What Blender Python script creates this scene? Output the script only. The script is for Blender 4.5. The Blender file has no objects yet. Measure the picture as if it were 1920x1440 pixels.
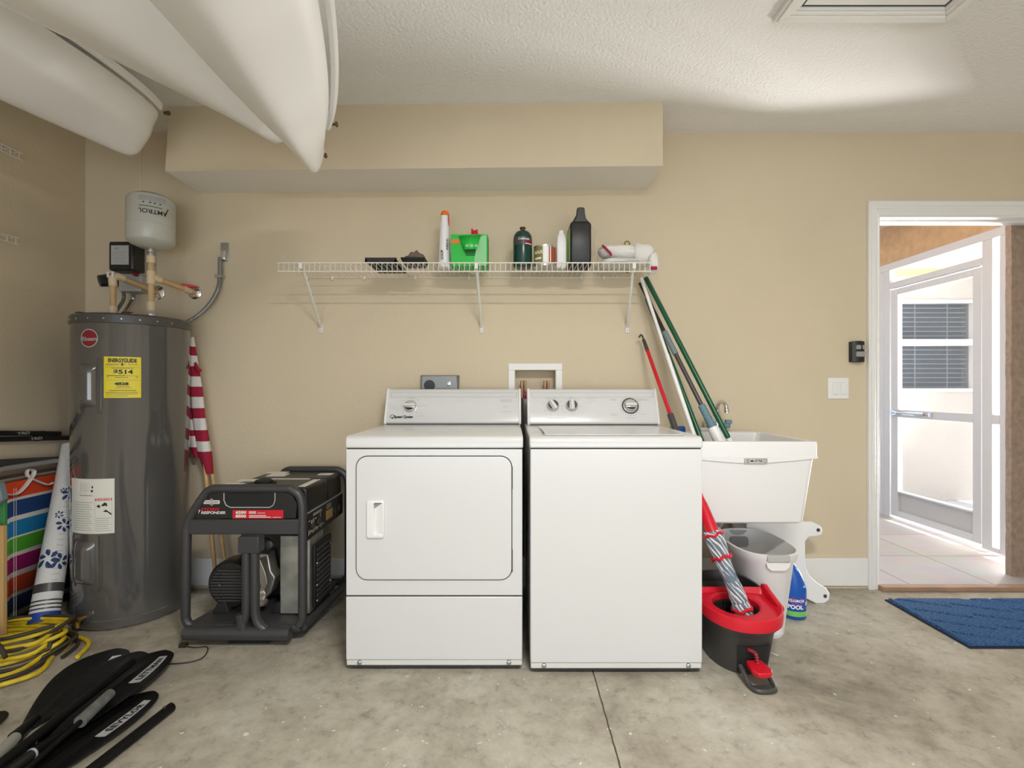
import bpy, bmesh, math, random
from mathutils import Vector, Matrix
random.seed(7)
PI = math.pi
sc = bpy.context.scene
C = sc.collection

# ---------------------------------------------------------------- camera, world, lights, exposure
cam = bpy.data.cameras.new('camera'); camo = bpy.data.objects.new('camera', cam); C.objects.link(camo)
camo.location = (0, 0, 1.09); camo.rotation_euler = (PI/2, 0, 0)
cam.sensor_width = 36; cam.lens = 17.25; cam.shift_y = 9/1920; cam.clip_start = 0.02
sc.camera = camo
sc.view_settings.view_transform = 'Standard'; sc.view_settings.look = 'None'
sc.view_settings.gamma = 1; sc.view_settings.use_curve_mapping = False
sc.view_settings.exposure = 0.1
sc.cycles.max_bounces = 10; sc.cycles.diffuse_bounces = 6; sc.cycles.glossy_bounces = 4
sc.cycles.transparent_max_bounces = 12; sc.cycles.sample_clamp_indirect = 6

w = bpy.data.worlds.new('sky'); sc.world = w; w.use_nodes = True
wb = w.node_tree.nodes['Background']; wb.inputs[0].default_value = (0.62, 0.78, 1.0, 1); wb.inputs[1].default_value = 1.2

def light(name, kind, loc, rot, energy, color=(1, 1, 1), size=None, size_y=None, angle=None):
    l = bpy.data.lights.new(name, kind); l.energy = energy; l.color = color
    if kind == 'AREA':
        l.shape = 'RECTANGLE'; l.size = size; l.size_y = size_y
    if angle is not None: l.angle = angle
    o = bpy.data.objects.new(name, l); C.objects.link(o); o.location = loc; o.rotation_euler = rot
    return o
sun_dir = Vector((-0.15, 0.05, -1.0))
s = light('sun', 'SUN', (6, 4, 8), (0, 0, 0), 7.0, (1.0, 0.95, 0.87), angle=0.012)
s.rotation_euler = sun_dir.to_track_quat('-Z', 'Y').to_euler()
light('ceiling_lamp', 'AREA', (0.45, -0.05, 2.44), (0, 0, 0), 64, (1.0, 0.97, 0.92), 0.6, 0.16)
light('garage_opening_daylight', 'AREA', (0.5, -3.30, 0.75), (math.radians(112), 0, 0), 52, (0.95, 0.97, 1.0), 4.6, 1.3)
b_ = light('slab_bounce_fill', 'AREA', (4.95, 3.32, 0.06), (0, 0, 0), 900, (1.0, 0.985, 0.96), 2.0, 0.84); b_.data.spread = math.radians(125)  # added fill lamp, stands in for light bounced off the sunlit slab
b_.rotation_euler = Vector((-3.3, -1.7, 2.3)).to_track_quat('-Z', 'Y').to_euler()

# ---------------------------------------------------------------- projection notes: the room is laid out in metres,
# y = distance from the camera, F = focal length in photo pixels, horizon at photo row 729
F = 920.0
def at(px, py, d): return Vector(((px-960)*d/F, d, 1.09-(py-729)*d/F))
def fl(px, py, z=0.0):
    d = F*(1.09-z)/(py-729); return Vector(((px-960)*d/F, d, z))

# ---------------------------------------------------------------- materials
def mat(name, col, rough=0.5, metal=0.0, bump=None, spec=0.5, coat=0.0, var=None, emit=None):
    m = bpy.data.materials.new(name); m.use_nodes = True
    nt = m.node_tree; b = nt.nodes['Principled BSDF']
    b.inputs['Base Color'].default_value = (*col, 1); b.inputs['Roughness'].default_value = rough
    b.inputs['Metallic'].default_value = metal; b.inputs['Specular IOR Level'].default_value = spec
    b.inputs['Coat Weight'].default_value = coat
    tc = nt.nodes.new('ShaderNodeTexCoord')
    if var:
        n = nt.nodes.new('ShaderNodeTexNoise'); n.inputs['Scale'].default_value = var[1]; n.inputs['Detail'].default_value = 6
        nt.links.new(tc.outputs['Object'], n.inputs['Vector'])
        r = nt.nodes.new('ShaderNodeValToRGB')
        k = var[0]
        r.color_ramp.elements[0].position = 0.3; r.color_ramp.elements[1].position = 0.7
        r.color_ramp.elements[0].color = (*[c*(1-k) for c in col], 1); r.color_ramp.elements[1].color = (*[min(1, c*(1+k)) for c in col], 1)
        nt.links.new(n.outputs['Fac'], r.inputs['Fac']); nt.links.new(r.outputs['Color'], b.inputs['Base Color'])
    if bump:
        n = nt.nodes.new('ShaderNodeTexNoise'); n.inputs['Scale'].default_value = bump[1]; n.inputs['Detail'].default_value = 4
        nt.links.new(tc.outputs['Object'], n.inputs['Vector'])
        bp = nt.nodes.new('ShaderNodeBump'); bp.inputs['Strength'].default_value = bump[0]; bp.inputs['Distance'].default_value = 0.01
        nt.links.new(n.outputs['Fac'], bp.inputs['Height']); nt.links.new(bp.outputs['Normal'], b.inputs['Normal'])
    return m
M = {}
M['wall'] = mat('beige_wall_paint', (0.64, 0.55, 0.40), 0.75, bump=(0.12, 60), spec=0.3, var=(0.02, 2.5))
M['soffit_under'] = mat('soffit_bounce_tint', (0.80, 0.78, 0.73), 0.75)  # underside colour lightened to carry the light bounced up from the floor
M['ceil'] = mat('white_textured_ceiling', (0.83, 0.83, 0.82), 0.9, bump=(0.55, 75), spec=0.2)
M['trim'] = mat('white_trim_paint', (0.80, 0.80, 0.78), 0.35)
M['white'] = mat('white_enamel', (0.66, 0.665, 0.665), 0.22, spec=0.5)
M['white2'] = mat('white_plastic', (0.80, 0.80, 0.80), 0.38)
M['offwhite'] = mat('offwhite_plastic', (0.66, 0.66, 0.63), 0.5)
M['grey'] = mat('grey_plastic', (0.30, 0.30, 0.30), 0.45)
M['lgrey'] = mat('light_grey_plastic', (0.45, 0.45, 0.44), 0.4)
M['dgrey'] = mat('dark_grey_plastic', (0.055, 0.053, 0.052), 0.38)
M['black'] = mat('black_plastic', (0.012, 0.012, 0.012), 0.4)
M['blackm'] = mat('matte_black', (0.010, 0.010, 0.010), 0.75)
M['gap'] = mat('dark_seam', (0.05, 0.05, 0.05), 0.8)
M['chrome'] = mat('chrome', (0.75, 0.75, 0.75), 0.12, 1.0)
M['steel'] = mat('brushed_steel', (0.52, 0.52, 0.52), 0.35, 1.0)
M['galv'] = mat('galvanised_steel', (0.46, 0.46, 0.41), 0.42, 0.8, var=(0.25, 14))
M['alu'] = mat('cast_aluminium', (0.62, 0.60, 0.55), 0.4, 0.9)
M['gunmetal'] = mat('gunmetal_frame_paint', (0.055, 0.055, 0.058), 0.38, 0.2)
M['heater'] = mat('grey_heater_enamel', (0.122, 0.117, 0.112), 0.12, 0.3, coat=0.8)
M['heater_d'] = mat('grey_heater_band', (0.085, 0.083, 0.082), 0.25, 0.2)
M['red'] = mat('red_plastic', (0.62, 0.008, 0.025), 0.32)
M['dred'] = mat('dark_red', (0.25, 0.01, 0.02), 0.5)
M['green'] = mat('green_paint', (0.003, 0.085, 0.035), 0.3)
M['bluegrey'] = mat('blue_grey_rubber', (0.14, 0.25, 0.30), 0.5)
M['slate'] = mat('slate_grey_sleeve', (0.17, 0.22, 0.25), 0.5)
M['yellow'] = mat('yellow_label', (0.78, 0.66, 0.02), 0.4)
M['ycord'] = mat('yellow_cord_rubber', (0.66, 0.48, 0.02), 0.5, var=(0.18, 30))
M['kcord'] = mat('dark_cord_rubber', (0.035, 0.03, 0.022), 0.55)
M['cpvc'] = mat('cream_cpvc_pipe', (0.62, 0.42, 0.22), 0.4, var=(0.08, 8))
M['cpvcl'] = mat('cream_fitting', (0.72, 0.58, 0.38), 0.4)
M['brass'] = mat('brass', (0.55, 0.38, 0.13), 0.3, 1.0)
M['copper'] = mat('copper', (0.42, 0.26, 0.16), 0.35, 1.0)
M['tank'] = mat('pale_grey_tank_enamel', (0.50, 0.51, 0.46), 0.28)
M['brown'] = mat('brown_rubber', (0.10, 0.045, 0.02), 0.6)
M['wood'] = mat('flagpole_wood', (0.62, 0.38, 0.17), 0.5, var=(0.15, 20))
M['tan'] = mat('tan_cardboard', (0.52, 0.33, 0.13), 0.8)
M['cloth_w'] = mat('white_cloth', (0.72, 0.70, 0.67), 0.9, bump=(0.2, 90))
M['cloth_r'] = mat('crimson_cloth', (0.34, 0.012, 0.04), 0.9, bump=(0.2, 90))
M['kayak'] = mat('white_hull_plastic', (0.86, 0.86, 0.855), 0.33, var=(0.02, 3), spec=0.4)
M['cork'] = mat('amber_lens', (0.5, 0.3, 0.05), 0.3)
M['stucco'] = mat('tan_stucco', (0.50, 0.335, 0.185), 0.9, bump=(0.6, 40), var=(0.10, 18))
M['stucco_shaded'] = mat('shaded_tan_stucco', (0.30, 0.215, 0.155), 0.95, bump=(0.9, 38), var=(0.18, 30))  # tan stucco darkened, the column's shade is put into its colour
M['cream'] = mat('cream_house_wall', (0.44, 0.41, 0.38), 0.85, bump=(0.3, 30))
M['pink'] = mat('pale_porch_ceiling', (0.66, 0.53, 0.45), 0.9)
M['frame_w'] = mat('white_aluminium_frame', (0.54, 0.55, 0.56), 0.35)
M['ywood'] = mat('yellow_fascia', (0.75, 0.55, 0.20), 0.6)
M['ground'] = mat('outside_concrete', (0.52, 0.54, 0.56), 0.9, var=(0.1, 5))
M['thresh'] = mat('threshold_wood', (0.34, 0.22, 0.15), 0.5, var=(0.12, 9))
M['darkglass'] = mat('dark_window_glass', (0.03, 0.04, 0.05), 0.1)
M['paper'] = mat('white_paper_label', (0.72, 0.72, 0.66), 0.35)
M['print'] = mat('black_print', (0.02, 0.02, 0.02), 0.6)
M['gprint'] = mat('grey_print', (0.32, 0.32, 0.32), 0.6)
M['sgprint'] = mat('silver_print', (0.42, 0.43, 0.44), 0.5)
M['gbox'] = mat('green_box_card', (0.01, 0.48, 0.045), 0.45)
M['gboxd'] = mat('dark_green_card', (0.005, 0.16, 0.02), 0.6)
M['gboxl'] = mat('pale_green_card', (0.25, 0.62, 0.28), 0.5)
M['orange'] = mat('orange_cap', (0.80, 0.16, 0.02), 0.4)
M['pgreen'] = mat('propane_green', (0.006, 0.045, 0.035), 0.22)
M['bleach'] = mat('blue_bottle_plastic', (0.005, 0.085, 0.42), 0.25)
M['lblue'] = mat('light_blue_plastic', (0.25, 0.48, 0.72), 0.3)
M['lime'] = mat('lime_label', (0.18, 0.50, 0.10), 0.4)
M['magenta'] = mat('magenta_logo', (0.40, 0.02, 0.16), 0.4)
M['bladek'] = mat('black_paddle_plastic', (0.004, 0.004, 0.004), 0.40, bump=(0.15, 35), spec=0.22)
M['shaftg'] = mat('grey_paddle_shaft', (0.28, 0.28, 0.25), 0.45)
M['wire'] = mat('white_coated_wire', (0.74, 0.73, 0.68), 0.4)
M['canlid'] = mat('tin_lid', (0.6, 0.6, 0.56), 0.3, 0.8)
M['rust'] = mat('rusty_red_label', (0.40, 0.07, 0.02), 0.5)
M['olive'] = mat('olive_label', (0.22, 0.20, 0.05), 0.5)
M['cloth_g'] = mat('grey_brown_cloth', (0.16, 0.13, 0.10), 0.95, bump=(0.5, 60))
M['brushedg'] = mat('outlet_grey_metal', (0.24, 0.25, 0.25), 0.4, 0.5)
M['green_canvas'] = mat('green_canvas', (0.04, 0.22, 0.06), 0.8)
M['matwhite'] = mat('white_woven_mat', (0.66, 0.66, 0.64), 0.85, bump=(0.5, 120))
M['navyb'] = mat('navy_blue_trim', (0.01, 0.05, 0.30), 0.6)
M['sleeve'] = mat('worn_grey_sleeve', (0.13, 0.13, 0.125), 0.6, var=(0.3, 40))
M['yarn_g'] = mat('blue_grey_yarn', (0.16, 0.21, 0.27), 0.95, bump=(0.6, 200))
M['yarn_w'] = mat('white_yarn', (0.72, 0.72, 0.72), 0.95, bump=(0.6, 200))
M['weave'] = mat('grey_weave_line', (0.38, 0.38, 0.38), 0.85)
M['rug_edge'] = mat('dark_navy_binding', (0.004, 0.012, 0.04), 0.8)
M['navy'] = mat('navy_print', (0.008, 0.03, 0.12), 0.7)

def nodes(m): return m.node_tree, m.node_tree.nodes['Principled BSDF']
def new(nt, t, **k):
    n = nt.nodes.new(t)
    for a, v in k.items(): setattr(n, a, v)
    return n
# concrete floor with stains, specks and the sawn control joint
def floor_mat():
    m = bpy.data.materials.new('stained_concrete'); m.use_nodes = True; nt, b = nodes(m); L = nt.links
    tc = new(nt, 'ShaderNodeTexCoord')
    def noise(scale, detail, rough=0.55, dist=0.0, vec=None):
        n = new(nt, 'ShaderNodeTexNoise'); n.inputs['Scale'].default_value = scale; n.inputs['Detail'].default_value = detail
        n.inputs['Roughness'].default_value = rough; n.inputs['Distortion'].default_value = dist
        L.new(vec or tc.outputs['Object'], n.inputs['Vector']); return n
    def ramp(src, stops):
        r = new(nt, 'ShaderNodeValToRGB'); e = r.color_ramp.elements
        while len(e) < len(stops): e.new(0.5)
        for i, (p, c) in enumerate(stops): e[i].position = p; e[i].color = (*c, 1)
        L.new(src, r.inputs['Fac']); return r
    a = noise(2.0, 10, 0.68, 0.25)
    r1 = ramp(a.outputs['Fac'], [(0.30, (0.20, 0.178, 0.14)), (0.43, (0.335, 0.305, 0.245)), (0.54, (0.425, 0.395, 0.325)), (0.68, (0.52, 0.50, 0.44))])
    b2 = noise(15, 10, 0.78, 0.25)
    r2 = ramp(b2.outputs['Fac'], [(0.30, (0.42, 0.41, 0.39)), (0.46, (0.95, 0.95, 0.95)), (0.70, (1.22, 1.22, 1.22))])
    mx = new(nt, 'ShaderNodeMix', data_type='RGBA', blend_type='MULTIPLY'); mx.inputs['Factor'].default_value = 0.75
    L.new(r1.outputs['Color'], mx.inputs['A']); L.new(r2.outputs['Color'], mx.inputs['B'])
    # pale paint specks
    v = noise(34, 3, 0.5, 0.3); r3 = ramp(v.outputs['Fac'], [(0.70, (0, 0, 0)), (0.715, (1, 1, 1))])
    mx2 = new(nt, 'ShaderNodeMix', data_type='RGBA'); L.new(r3.outputs['Color'], mx2.inputs['Factor'])
    L.new(mx.outputs['Result'], mx2.inputs['A']); mx2.inputs['B'].default_value = (0.68, 0.66, 0.60, 1)
    # control joint along y at x = 0.312
    sep = new(nt, 'ShaderNodeSeparateXYZ'); L.new(tc.outputs['Object'], sep.inputs[0])
    j = noise(28, 3); jm = new(nt, 'ShaderNodeMath', operation='MULTIPLY_ADD'); L.new(j.outputs['Fac'], jm.inputs[0]); jm.inputs[1].default_value = 0.006; jm.inputs[2].default_value = -0.315
    ad = new(nt, 'ShaderNodeMath', operation='ADD'); L.new(sep.outputs['X'], ad.inputs[0]); L.new(jm.outputs[0], ad.inputs[1])
    ab = new(nt, 'ShaderNodeMath', operation='ABSOLUTE'); L.new(ad.outputs[0], ab.inputs[0])
    lt = new(nt, 'ShaderNodeMath', operation='LESS_THAN'); L.new(ab.outputs[0], lt.inputs[0]); lt.inputs[1].default_value = 0.0026
    mx3 = new(nt, 'ShaderNodeMix', data_type='RGBA'); L.new(lt.outputs[0], mx3.inputs['Factor'])
    L.new(mx2.outputs['Result'], mx3.inputs['A']); mx3.inputs['B'].default_value = (0.06, 0.05, 0.035, 1)
    L.new(mx3.outputs['Result'], b.inputs['Base Color'])
    b.inputs['Roughness'].default_value = 0.62; b.inputs['Specular IOR Level'].default_value = 0.35
    bp = new(nt, 'ShaderNodeBump'); bp.inputs['Strength'].default_value = 0.25; bp.inputs['Distance'].default_value = 0.004
    L.new(b2.outputs['Fac'], bp.inputs['Height']); L.new(bp.outputs['Normal'], b.inputs['Normal'])
    return m
M['floor'] = floor_mat()
def tile_mat():
    m = bpy.data.materials.new('patio_tiles'); m.use_nodes = True; nt, b = nodes(m); L = nt.links
    tc = new(nt, 'ShaderNodeTexCoord'); mp = new(nt, 'ShaderNodeMapping'); L.new(tc.outputs['Object'], mp.inputs[0])
    mp.inputs['Rotation'].default_value = (0, 0, 0); mp.inputs['Location'].default_value = (0.12, 0.07, 0)
    br = new(nt, 'ShaderNodeTexBrick'); L.new(mp.outputs[0], br.inputs['Vector'])
    br.offset = 0.0; br.inputs['Scale'].default_value = 1.0; br.inputs['Brick Width'].default_value = 0.46; br.inputs['Row Height'].default_value = 0.46
    br.inputs['Mortar Size'].default_value = 0.004; br.inputs['Color1'].default_value = (0.37, 0.36, 0.36, 1); br.inputs['Color2'].default_value = (0.41, 0.40, 0.40, 1)
    br.inputs['Mortar'].default_value = (0.16, 0.14, 0.13, 1)
    n = new(nt, 'ShaderNodeTexNoise'); n.inputs['Scale'].default_value = 6; n.inputs['Detail'].default_value = 5; L.new(tc.outputs['Object'], n.inputs['Vector'])
    mx = new(nt, 'ShaderNodeMix', data_type='RGBA', blend_type='SOFT_LIGHT'); mx.inputs['Factor'].default_value = 0.3
    L.new(br.outputs['Color'], mx.inputs['A']); L.new(n.outputs['Color'], mx.inputs['B']); L.new(mx.outputs['Result'], b.inputs['Base Color'])
    b.inputs['Roughness'].default_value = 0.4
    return m
M['tile'] = tile_mat()
def stripes_mat():   # beach chair canvas, stripes by height
    m = bpy.data.materials.new('striped_canvas'); m.use_nodes = True; nt, b = nodes(m); L = nt.links
    tc = new(nt, 'ShaderNodeTexCoord'); sep = new(nt, 'ShaderNodeSeparateXYZ'); L.new(tc.outputs['Object'], sep.inputs[0])
    mr = new(nt, 'ShaderNodeMapRange'); mr.inputs['From Min'].default_value = 0.03; mr.inputs['From Max'].default_value = 0.70; L.new(sep.outputs['Z'], mr.inputs[0])
    r = new(nt, 'ShaderNodeValToRGB'); r.color_ramp.interpolation = 'CONSTANT'
    W = (0.85, 0.83, 0.78); N = (0.012, 0.065, 0.24); O = (0.90, 0.085, 0.025); P = (0.42, 0.008, 0.18); G = (0.09, 0.46, 0.03); B_ = (0.008, 0.24, 0.56)
    st = [(0, W), (.072, N), (.172, W), (.197, O), (.308, W), (.34, P), (.443, W), (.472, G), (.567, W), (.582, B_), (.687, W), (.716, N), (.821, W), (.84, O)]
    e = r.color_ramp.elements
    while len(e) < len(st): e.new(0.5)
    for i, (p, c) in enumerate(st): e[i].position = p; e[i].color = (*c, 1)
    L.new(mr.outputs[0], r.inputs['Fac']); L.new(r.outputs['Color'], b.inputs['Base Color']); b.inputs['Roughness'].default_value = 0.7
    return m
M['stripes'] = stripes_mat()
def rug_mat():
    m = bpy.data.materials.new('blue_rug_pile'); m.use_nodes = True; nt, b = nodes(m); L = nt.links
    tc = new(nt, 'ShaderNodeTexCoord'); n = new(nt, 'ShaderNodeTexNoise'); n.inputs['Scale'].default_value = 120; n.inputs['Detail'].default_value = 4; L.new(tc.outputs['Object'], n.inputs['Vector'])
    r = new(nt, 'ShaderNodeValToRGB'); r.color_ramp.elements[0].color = (0.010, 0.045, 0.14, 1); r.color_ramp.elements[1].color = (0.05, 0.16, 0.36, 1)
    r.color_ramp.elements[0].position = 0.35; r.color_ramp.elements[1].position = 0.7
    L.new(n.outputs['Fac'], r.inputs['Fac']); L.new(r.outputs['Color'], b.inputs['Base Color']); b.inputs['Roughness'].default_value = 0.95
    bp = new(nt, 'ShaderNodeBump'); bp.inputs['Strength'].default_value = 0.7; bp.inputs['Distance'].default_value = 0.006
    L.new(n.outputs['Fac'], bp.inputs['Height']); L.new(bp.outputs['Normal'], b.inputs['Normal'])
    return m
M['rug'] = rug_mat()
def mop_mat():
    m = bpy.data.materials.new('mop_yarn'); m.use_nodes = True; nt, b = nodes(m); L = nt.links
    tc = new(nt, 'ShaderNodeTexCoord'); wv = new(nt, 'ShaderNodeTexNoise'); wv.inputs['Scale'].default_value = 160; wv.inputs['Detail'].default_value = 2; L.new(tc.outputs['Object'], wv.inputs['Vector'])
    r = new(nt, 'ShaderNodeValToRGB'); r.color_ramp.interpolation = 'LINEAR'; e = r.color_ramp.elements
    e[0].position = 0.47; e[0].color = (0.20, 0.25, 0.31, 1); e[1].position = 0.53; e[1].color = (0.75, 0.75, 0.75, 1)
    L.new(wv.outputs['Fac'], r.inputs['Fac']); L.new(r.outputs['Color'], b.inputs['Base Color']); b.inputs['Roughness'].default_value = 0.95
    return m
M['mop'] = mop_mat()
def screen_mat(name, col, fac):
    m = bpy.data.materials.new(name); m.use_nodes = True; nt = m.node_tree; nt.nodes.clear()
    o = new(nt, 'ShaderNodeOutputMaterial'); t = new(nt, 'ShaderNodeBsdfTransparent'); p = new(nt, 'ShaderNodeBsdfPrincipled')
    p.inputs['Base Color'].default_value = (*col, 1); p.inputs['Roughness'].default_value = 0.15
    x = new(nt, 'ShaderNodeMixShader'); x.inputs[0].default_value = fac
    nt.links.new(t.outputs[0], x.inputs[1]); nt.links.new(p.outputs[0], x.inputs[2]); nt.links.new(x.outputs[0], o.inputs[0]); return m
M['screen'] = screen_mat('insect_screen', (0.5, 0.5, 0.5), 0.10)
M['glass'] = screen_mat('window_glass', (0.05, 0.07, 0.09), 0.35)
M['clear'] = screen_mat('clear_plastic', (0.75, 0.75, 0.72), 0.35)

# ---------------------------------------------------------------- mesh helpers
def frame_of(dirv):
    d = dirv.normalized(); up = Vector((0, 0, 1)) if abs(d.z) < 0.95 else Vector((0, 1, 0))
    a = d.cross(up).normalized(); b = a.cross(d).normalized(); return a, b
class MB:
    def __init__(s): s.bm = bmesh.new(); s.mi = 0
    def v(s, p): return s.bm.verts.new(p)
    def f(s, vs):
        try: q = s.bm.faces.new(vs); q.material_index = s.mi; return q
        except ValueError: return None
    def m(s, i): s.mi = i; return s
    def box(s, x0, x1, y0, y1, z0, z1, M4=None):
        P = [Vector((x, y, z)) for x in (x0, x1) for y in (y0, y1) for z in (z0, z1)]
        if M4: P = [M4 @ p for p in P]
        V = [s.v(p) for p in P]
        for q in ((0, 1, 3, 2), (4, 6, 7, 5), (0, 4, 5, 1), (2, 3, 7, 6), (0, 2, 6, 4), (1, 5, 7, 3)): s.f([V[i] for i in q])
        return s
    def hexa(s, bot, top):   # two quads, same order
        B = [s.v(p) for p in bot]; T = [s.v(p) for p in top]; n = len(B)
        s.f(B[::-1]); s.f(T)
        for i in range(n): s.f([B[i], B[(i+1) % n], T[(i+1) % n], T[i]])
        return s
    def rings(s, R, closed_ring=True, cap0=True, cap1=True, loop=False):
        V = [[s.v(p) for p in r] for r in R]; n = len(V[0])
        rng = range(len(V)) if loop else range(len(V)-1)
        for i in rng:
            a, b = V[i], V[(i+1) % len(V)]
            for j in range(n if closed_ring else n-1):
                s.f([a[j], a[(j+1) % n], b[(j+1) % n], b[j]])
        if cap0 and not loop and closed_ring: s.f(V[0][::-1])
        if cap1 and not loop and closed_ring: s.f(V[-1])
        return s
    def tube(s, pts, r, seg=10, closed=False, caps=True, flat=1.0):
        pts = [Vector(p) for p in pts]; n = len(pts); R = []; pa = None
        for i, p in enumerate(pts):
            if closed: t = (pts[(i+1) % n]-pts[i-1])
            else: t = pts[min(i+1, n-1)]-pts[max(i-1, 0)]
            t.normalize()
            if pa is None: a, b = frame_of(t)
            else:
                a = (pa - t*pa.dot(t)); a = a.normalized() if a.length > 1e-6 else frame_of(t)[0]; b = a.cross(t).normalized()
            if i == 0: a, b = frame_of(t)
            pa = a; rr = r[i] if isinstance(r, (list, tuple)) else r
            R.append([p + a*math.cos(2*PI*k/seg)*rr + b*math.sin(2*PI*k/seg)*rr*flat for k in range(seg)])
        return s.rings(R, loop=closed, cap0=caps, cap1=caps)
    def cyl(s, p0, p1, r0, r1=None, seg=16):
        return s.tube([p0, p1], [r0, r0 if r1 is None else r1], seg)
    def lathe(s, c, prof, seg=32, axis=None):
        c = Vector(c); ax = Vector(axis or (0, 0, 1)).normalized(); a, b = frame_of(ax)
        R = [[c + ax*z + a*math.cos(2*PI*k/seg)*max(r, 1e-4) + b*math.sin(2*PI*k/seg)*max(r, 1e-4) for k in range(seg)] for r, z in prof]
        return s.rings(R)
    def prism(s, pts, y0, y1):  # polygon in (x, z) extruded along y
        return s.hexa([(x, y0, z) for x, z in pts], [(x, y1, z) for x, z in pts])
    def prism_x(s, pts, x0, x1):  # polygon in (y, z) extruded along x
        return s.hexa([(x0, y, z) for y, z in pts], [(x1, y, z) for y, z in pts])
    def prism_z(s, pts, z0, z1):
        return s.hexa([(x, y, z0) for x, y in pts], [(x, y, z1) for x, y in pts])
    def grid(s, fn, nu, nv):
        V = [[s.v(fn(i/nu, j/nv)) for j in range(nv+1)] for i in range(nu+1)]
        for i in range(nu):
            for j in range(nv): s.f([V[i][j], V[i+1][j], V[i+1][j+1], V[i][j+1]])
        return s
    def text(s, body, size, fn, off=0.0, shear=0.0, align='CENTER', space=1.0):
        cu = bpy.data.curves.new('t', 'FONT'); cu.body = body; cu.size = size; cu.offset = off; cu.shear = shear
        cu.align_x = align; cu.align_y = 'CENTER'; cu.space_character = space; cu.resolution_u = 3
        o = bpy.data.objects.new('t', cu); C.objects.link(o); dg = bpy.context.evaluated_depsgraph_get(); dg.update()
        me = o.evaluated_get(dg).to_mesh()
        V = [s.v(fn(p.co.x, p.co.y)) for p in me.vertices]
        for q in me.polygons: s.f([V[i] for i in q.vertices])
        o.evaluated_get(dg).to_mesh_clear(); bpy.data.objects.remove(o); bpy.data.curves.remove(cu)
        return s
    def poly(s, pts, fn):
        s.f([s.v(fn(u, v)) for u, v in pts]); return s
    def rect(s, u0, u1, v0, v1, fn, n=1):
        for i in range(n):
            a = u0+(u1-u0)*i/n; b = u0+(u1-u0)*(i+1)/n
            s.f([s.v(fn(a, v0)), s.v(fn(b, v0)), s.v(fn(b, v1)), s.v(fn(a, v1))])
        return s
    def build(s, name, mats, parent=None, bevel=0, seg=2, smooth=True, ang=0.6, solid=0, sub=0, label=None, recalc=True):
        bm = s.bm
        if recalc: bmesh.ops.recalc_face_normals(bm, faces=bm.faces)
        me = bpy.data.meshes.new(name); bm.to_mesh(me); bm.free()
        for m in (mats if isinstance(mats, (list, tuple)) else [mats]): me.materials.append(M[m] if isinstance(m, str) else m)
        if smooth:
            for p in me.polygons: p.use_smooth = True
            me.set_sharp_from_angle(angle=ang)
        o = bpy.data.objects.new(name, me); C.objects.link(o)
        if parent:
            o.parent = parent
            if parent.type == 'EMPTY': o.location = -parent.location
        if solid:
            x = o.modifiers.new('solid', 'SOLIDIFY'); x.thickness = solid; x.offset = 0
        if bevel:
            x = o.modifiers.new('bevel', 'BEVEL'); x.width = bevel; x.segments = seg; x.limit_method = 'ANGLE'; x.angle_limit = 0.6
        if sub:
            x = o.modifiers.new('sub', 'SUBSURF'); x.levels = sub; x.render_levels = sub
        if label: o['label'] = label
        return o
def thing(name, label, cat, loc, group=None):
    o = bpy.data.objects.new(name, None); o.empty_display_size = 0.1; C.objects.link(o)
    o.location = loc; o['label'] = label; o['category'] = cat
    if group: o['group'] = group
    return o
def tag(o, label, cat, group=None):
    o['label'] = label; o['category'] = cat
    if group: o['group'] = group
    return o
def struct(o): o['kind'] = 'structure'; return o
def spline(pts, n=8, closed=False):
    P = [Vector(p) for p in pts]; N = len(P); out = []
    for i in range(N if closed else N-1):
        g = (lambda k: P[k % N]) if closed else (lambda k: P[max(0, min(N-1, k))])
        p0, p1, p2, p3 = g(i-1), g(i), g(i+1), g(i+2)
        for j in range(n):
            t = j/n
            out.append(0.5*((2*p1)+(p2-p0)*t+(2*p0-5*p1+4*p2-p3)*t*t+(3*p1-p0-3*p2+p3)*t**3))
    if not closed: out.append(P[-1])
    return out
def rrect(x0, x1, z0, z1, r, n=6):
    o = []
    for cx, cz, a in ((x1-r, z1-r, 0), (x0+r, z1-r, 90), (x0+r, z0+r, 180), (x1-r, z0+r, 270)):
        for k in range(n+1):
            t = math.radians(a+90*k/n); o.append((cx+r*math.cos(t), cz+r*math.sin(t)))
    return o
# ================================================================ THE ROOM
WY, WB, CZ, LX, RX, FY = 2.68, 2.80, 2.49, -2.33, 3.45, -3.55
def wall_holes(name, x0, x1, z0, z1, y0, y1, holes, m):
    b = MB(); xs = sorted({x0, x1, *[h[0] for h in holes], *[h[1] for h in holes]}); zs = sorted({z0, z1, *[h[2] for h in holes], *[h[3] for h in holes]})
    def solid(i, j):
        if i < 0 or j < 0 or i >= len(xs)-1 or j >= len(zs)-1: return False
        cx, cz = (xs[i]+xs[i+1])/2, (zs[j]+zs[j+1])/2
        return not any(h[0] < cx < h[1] and h[2] < cz < h[3] for h in holes)
    for i in range(len(xs)-1):
        for j in range(len(zs)-1):
            if not solid(i, j): continue
            a, c, d, e = xs[i], xs[i+1], zs[j], zs[j+1]
            for y in (y0, y1): b.f([b.v((a, y, d)), b.v((c, y, d)), b.v((c, y, e)), b.v((a, y, e))])
            for (di, dj, q) in ((-1, 0, [(a, d), (a, e)]), (1, 0, [(c, d), (c, e)]), (0, -1, [(a, d), (c, d)]), (0, 1, [(a, e), (c, e)])):
                if not solid(i+di, j+dj):
                    (p, r), (s_, t) = q; b.f([b.v((p, y0, r)), b.v((s_, y0, t)), b.v((s_, y1, t)), b.v((p, y1, r))])
    bmesh.ops.remove_doubles(b.bm, verts=b.bm.verts, dist=1e-5)
    return struct(b.build(name, m, smooth=False))
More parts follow.
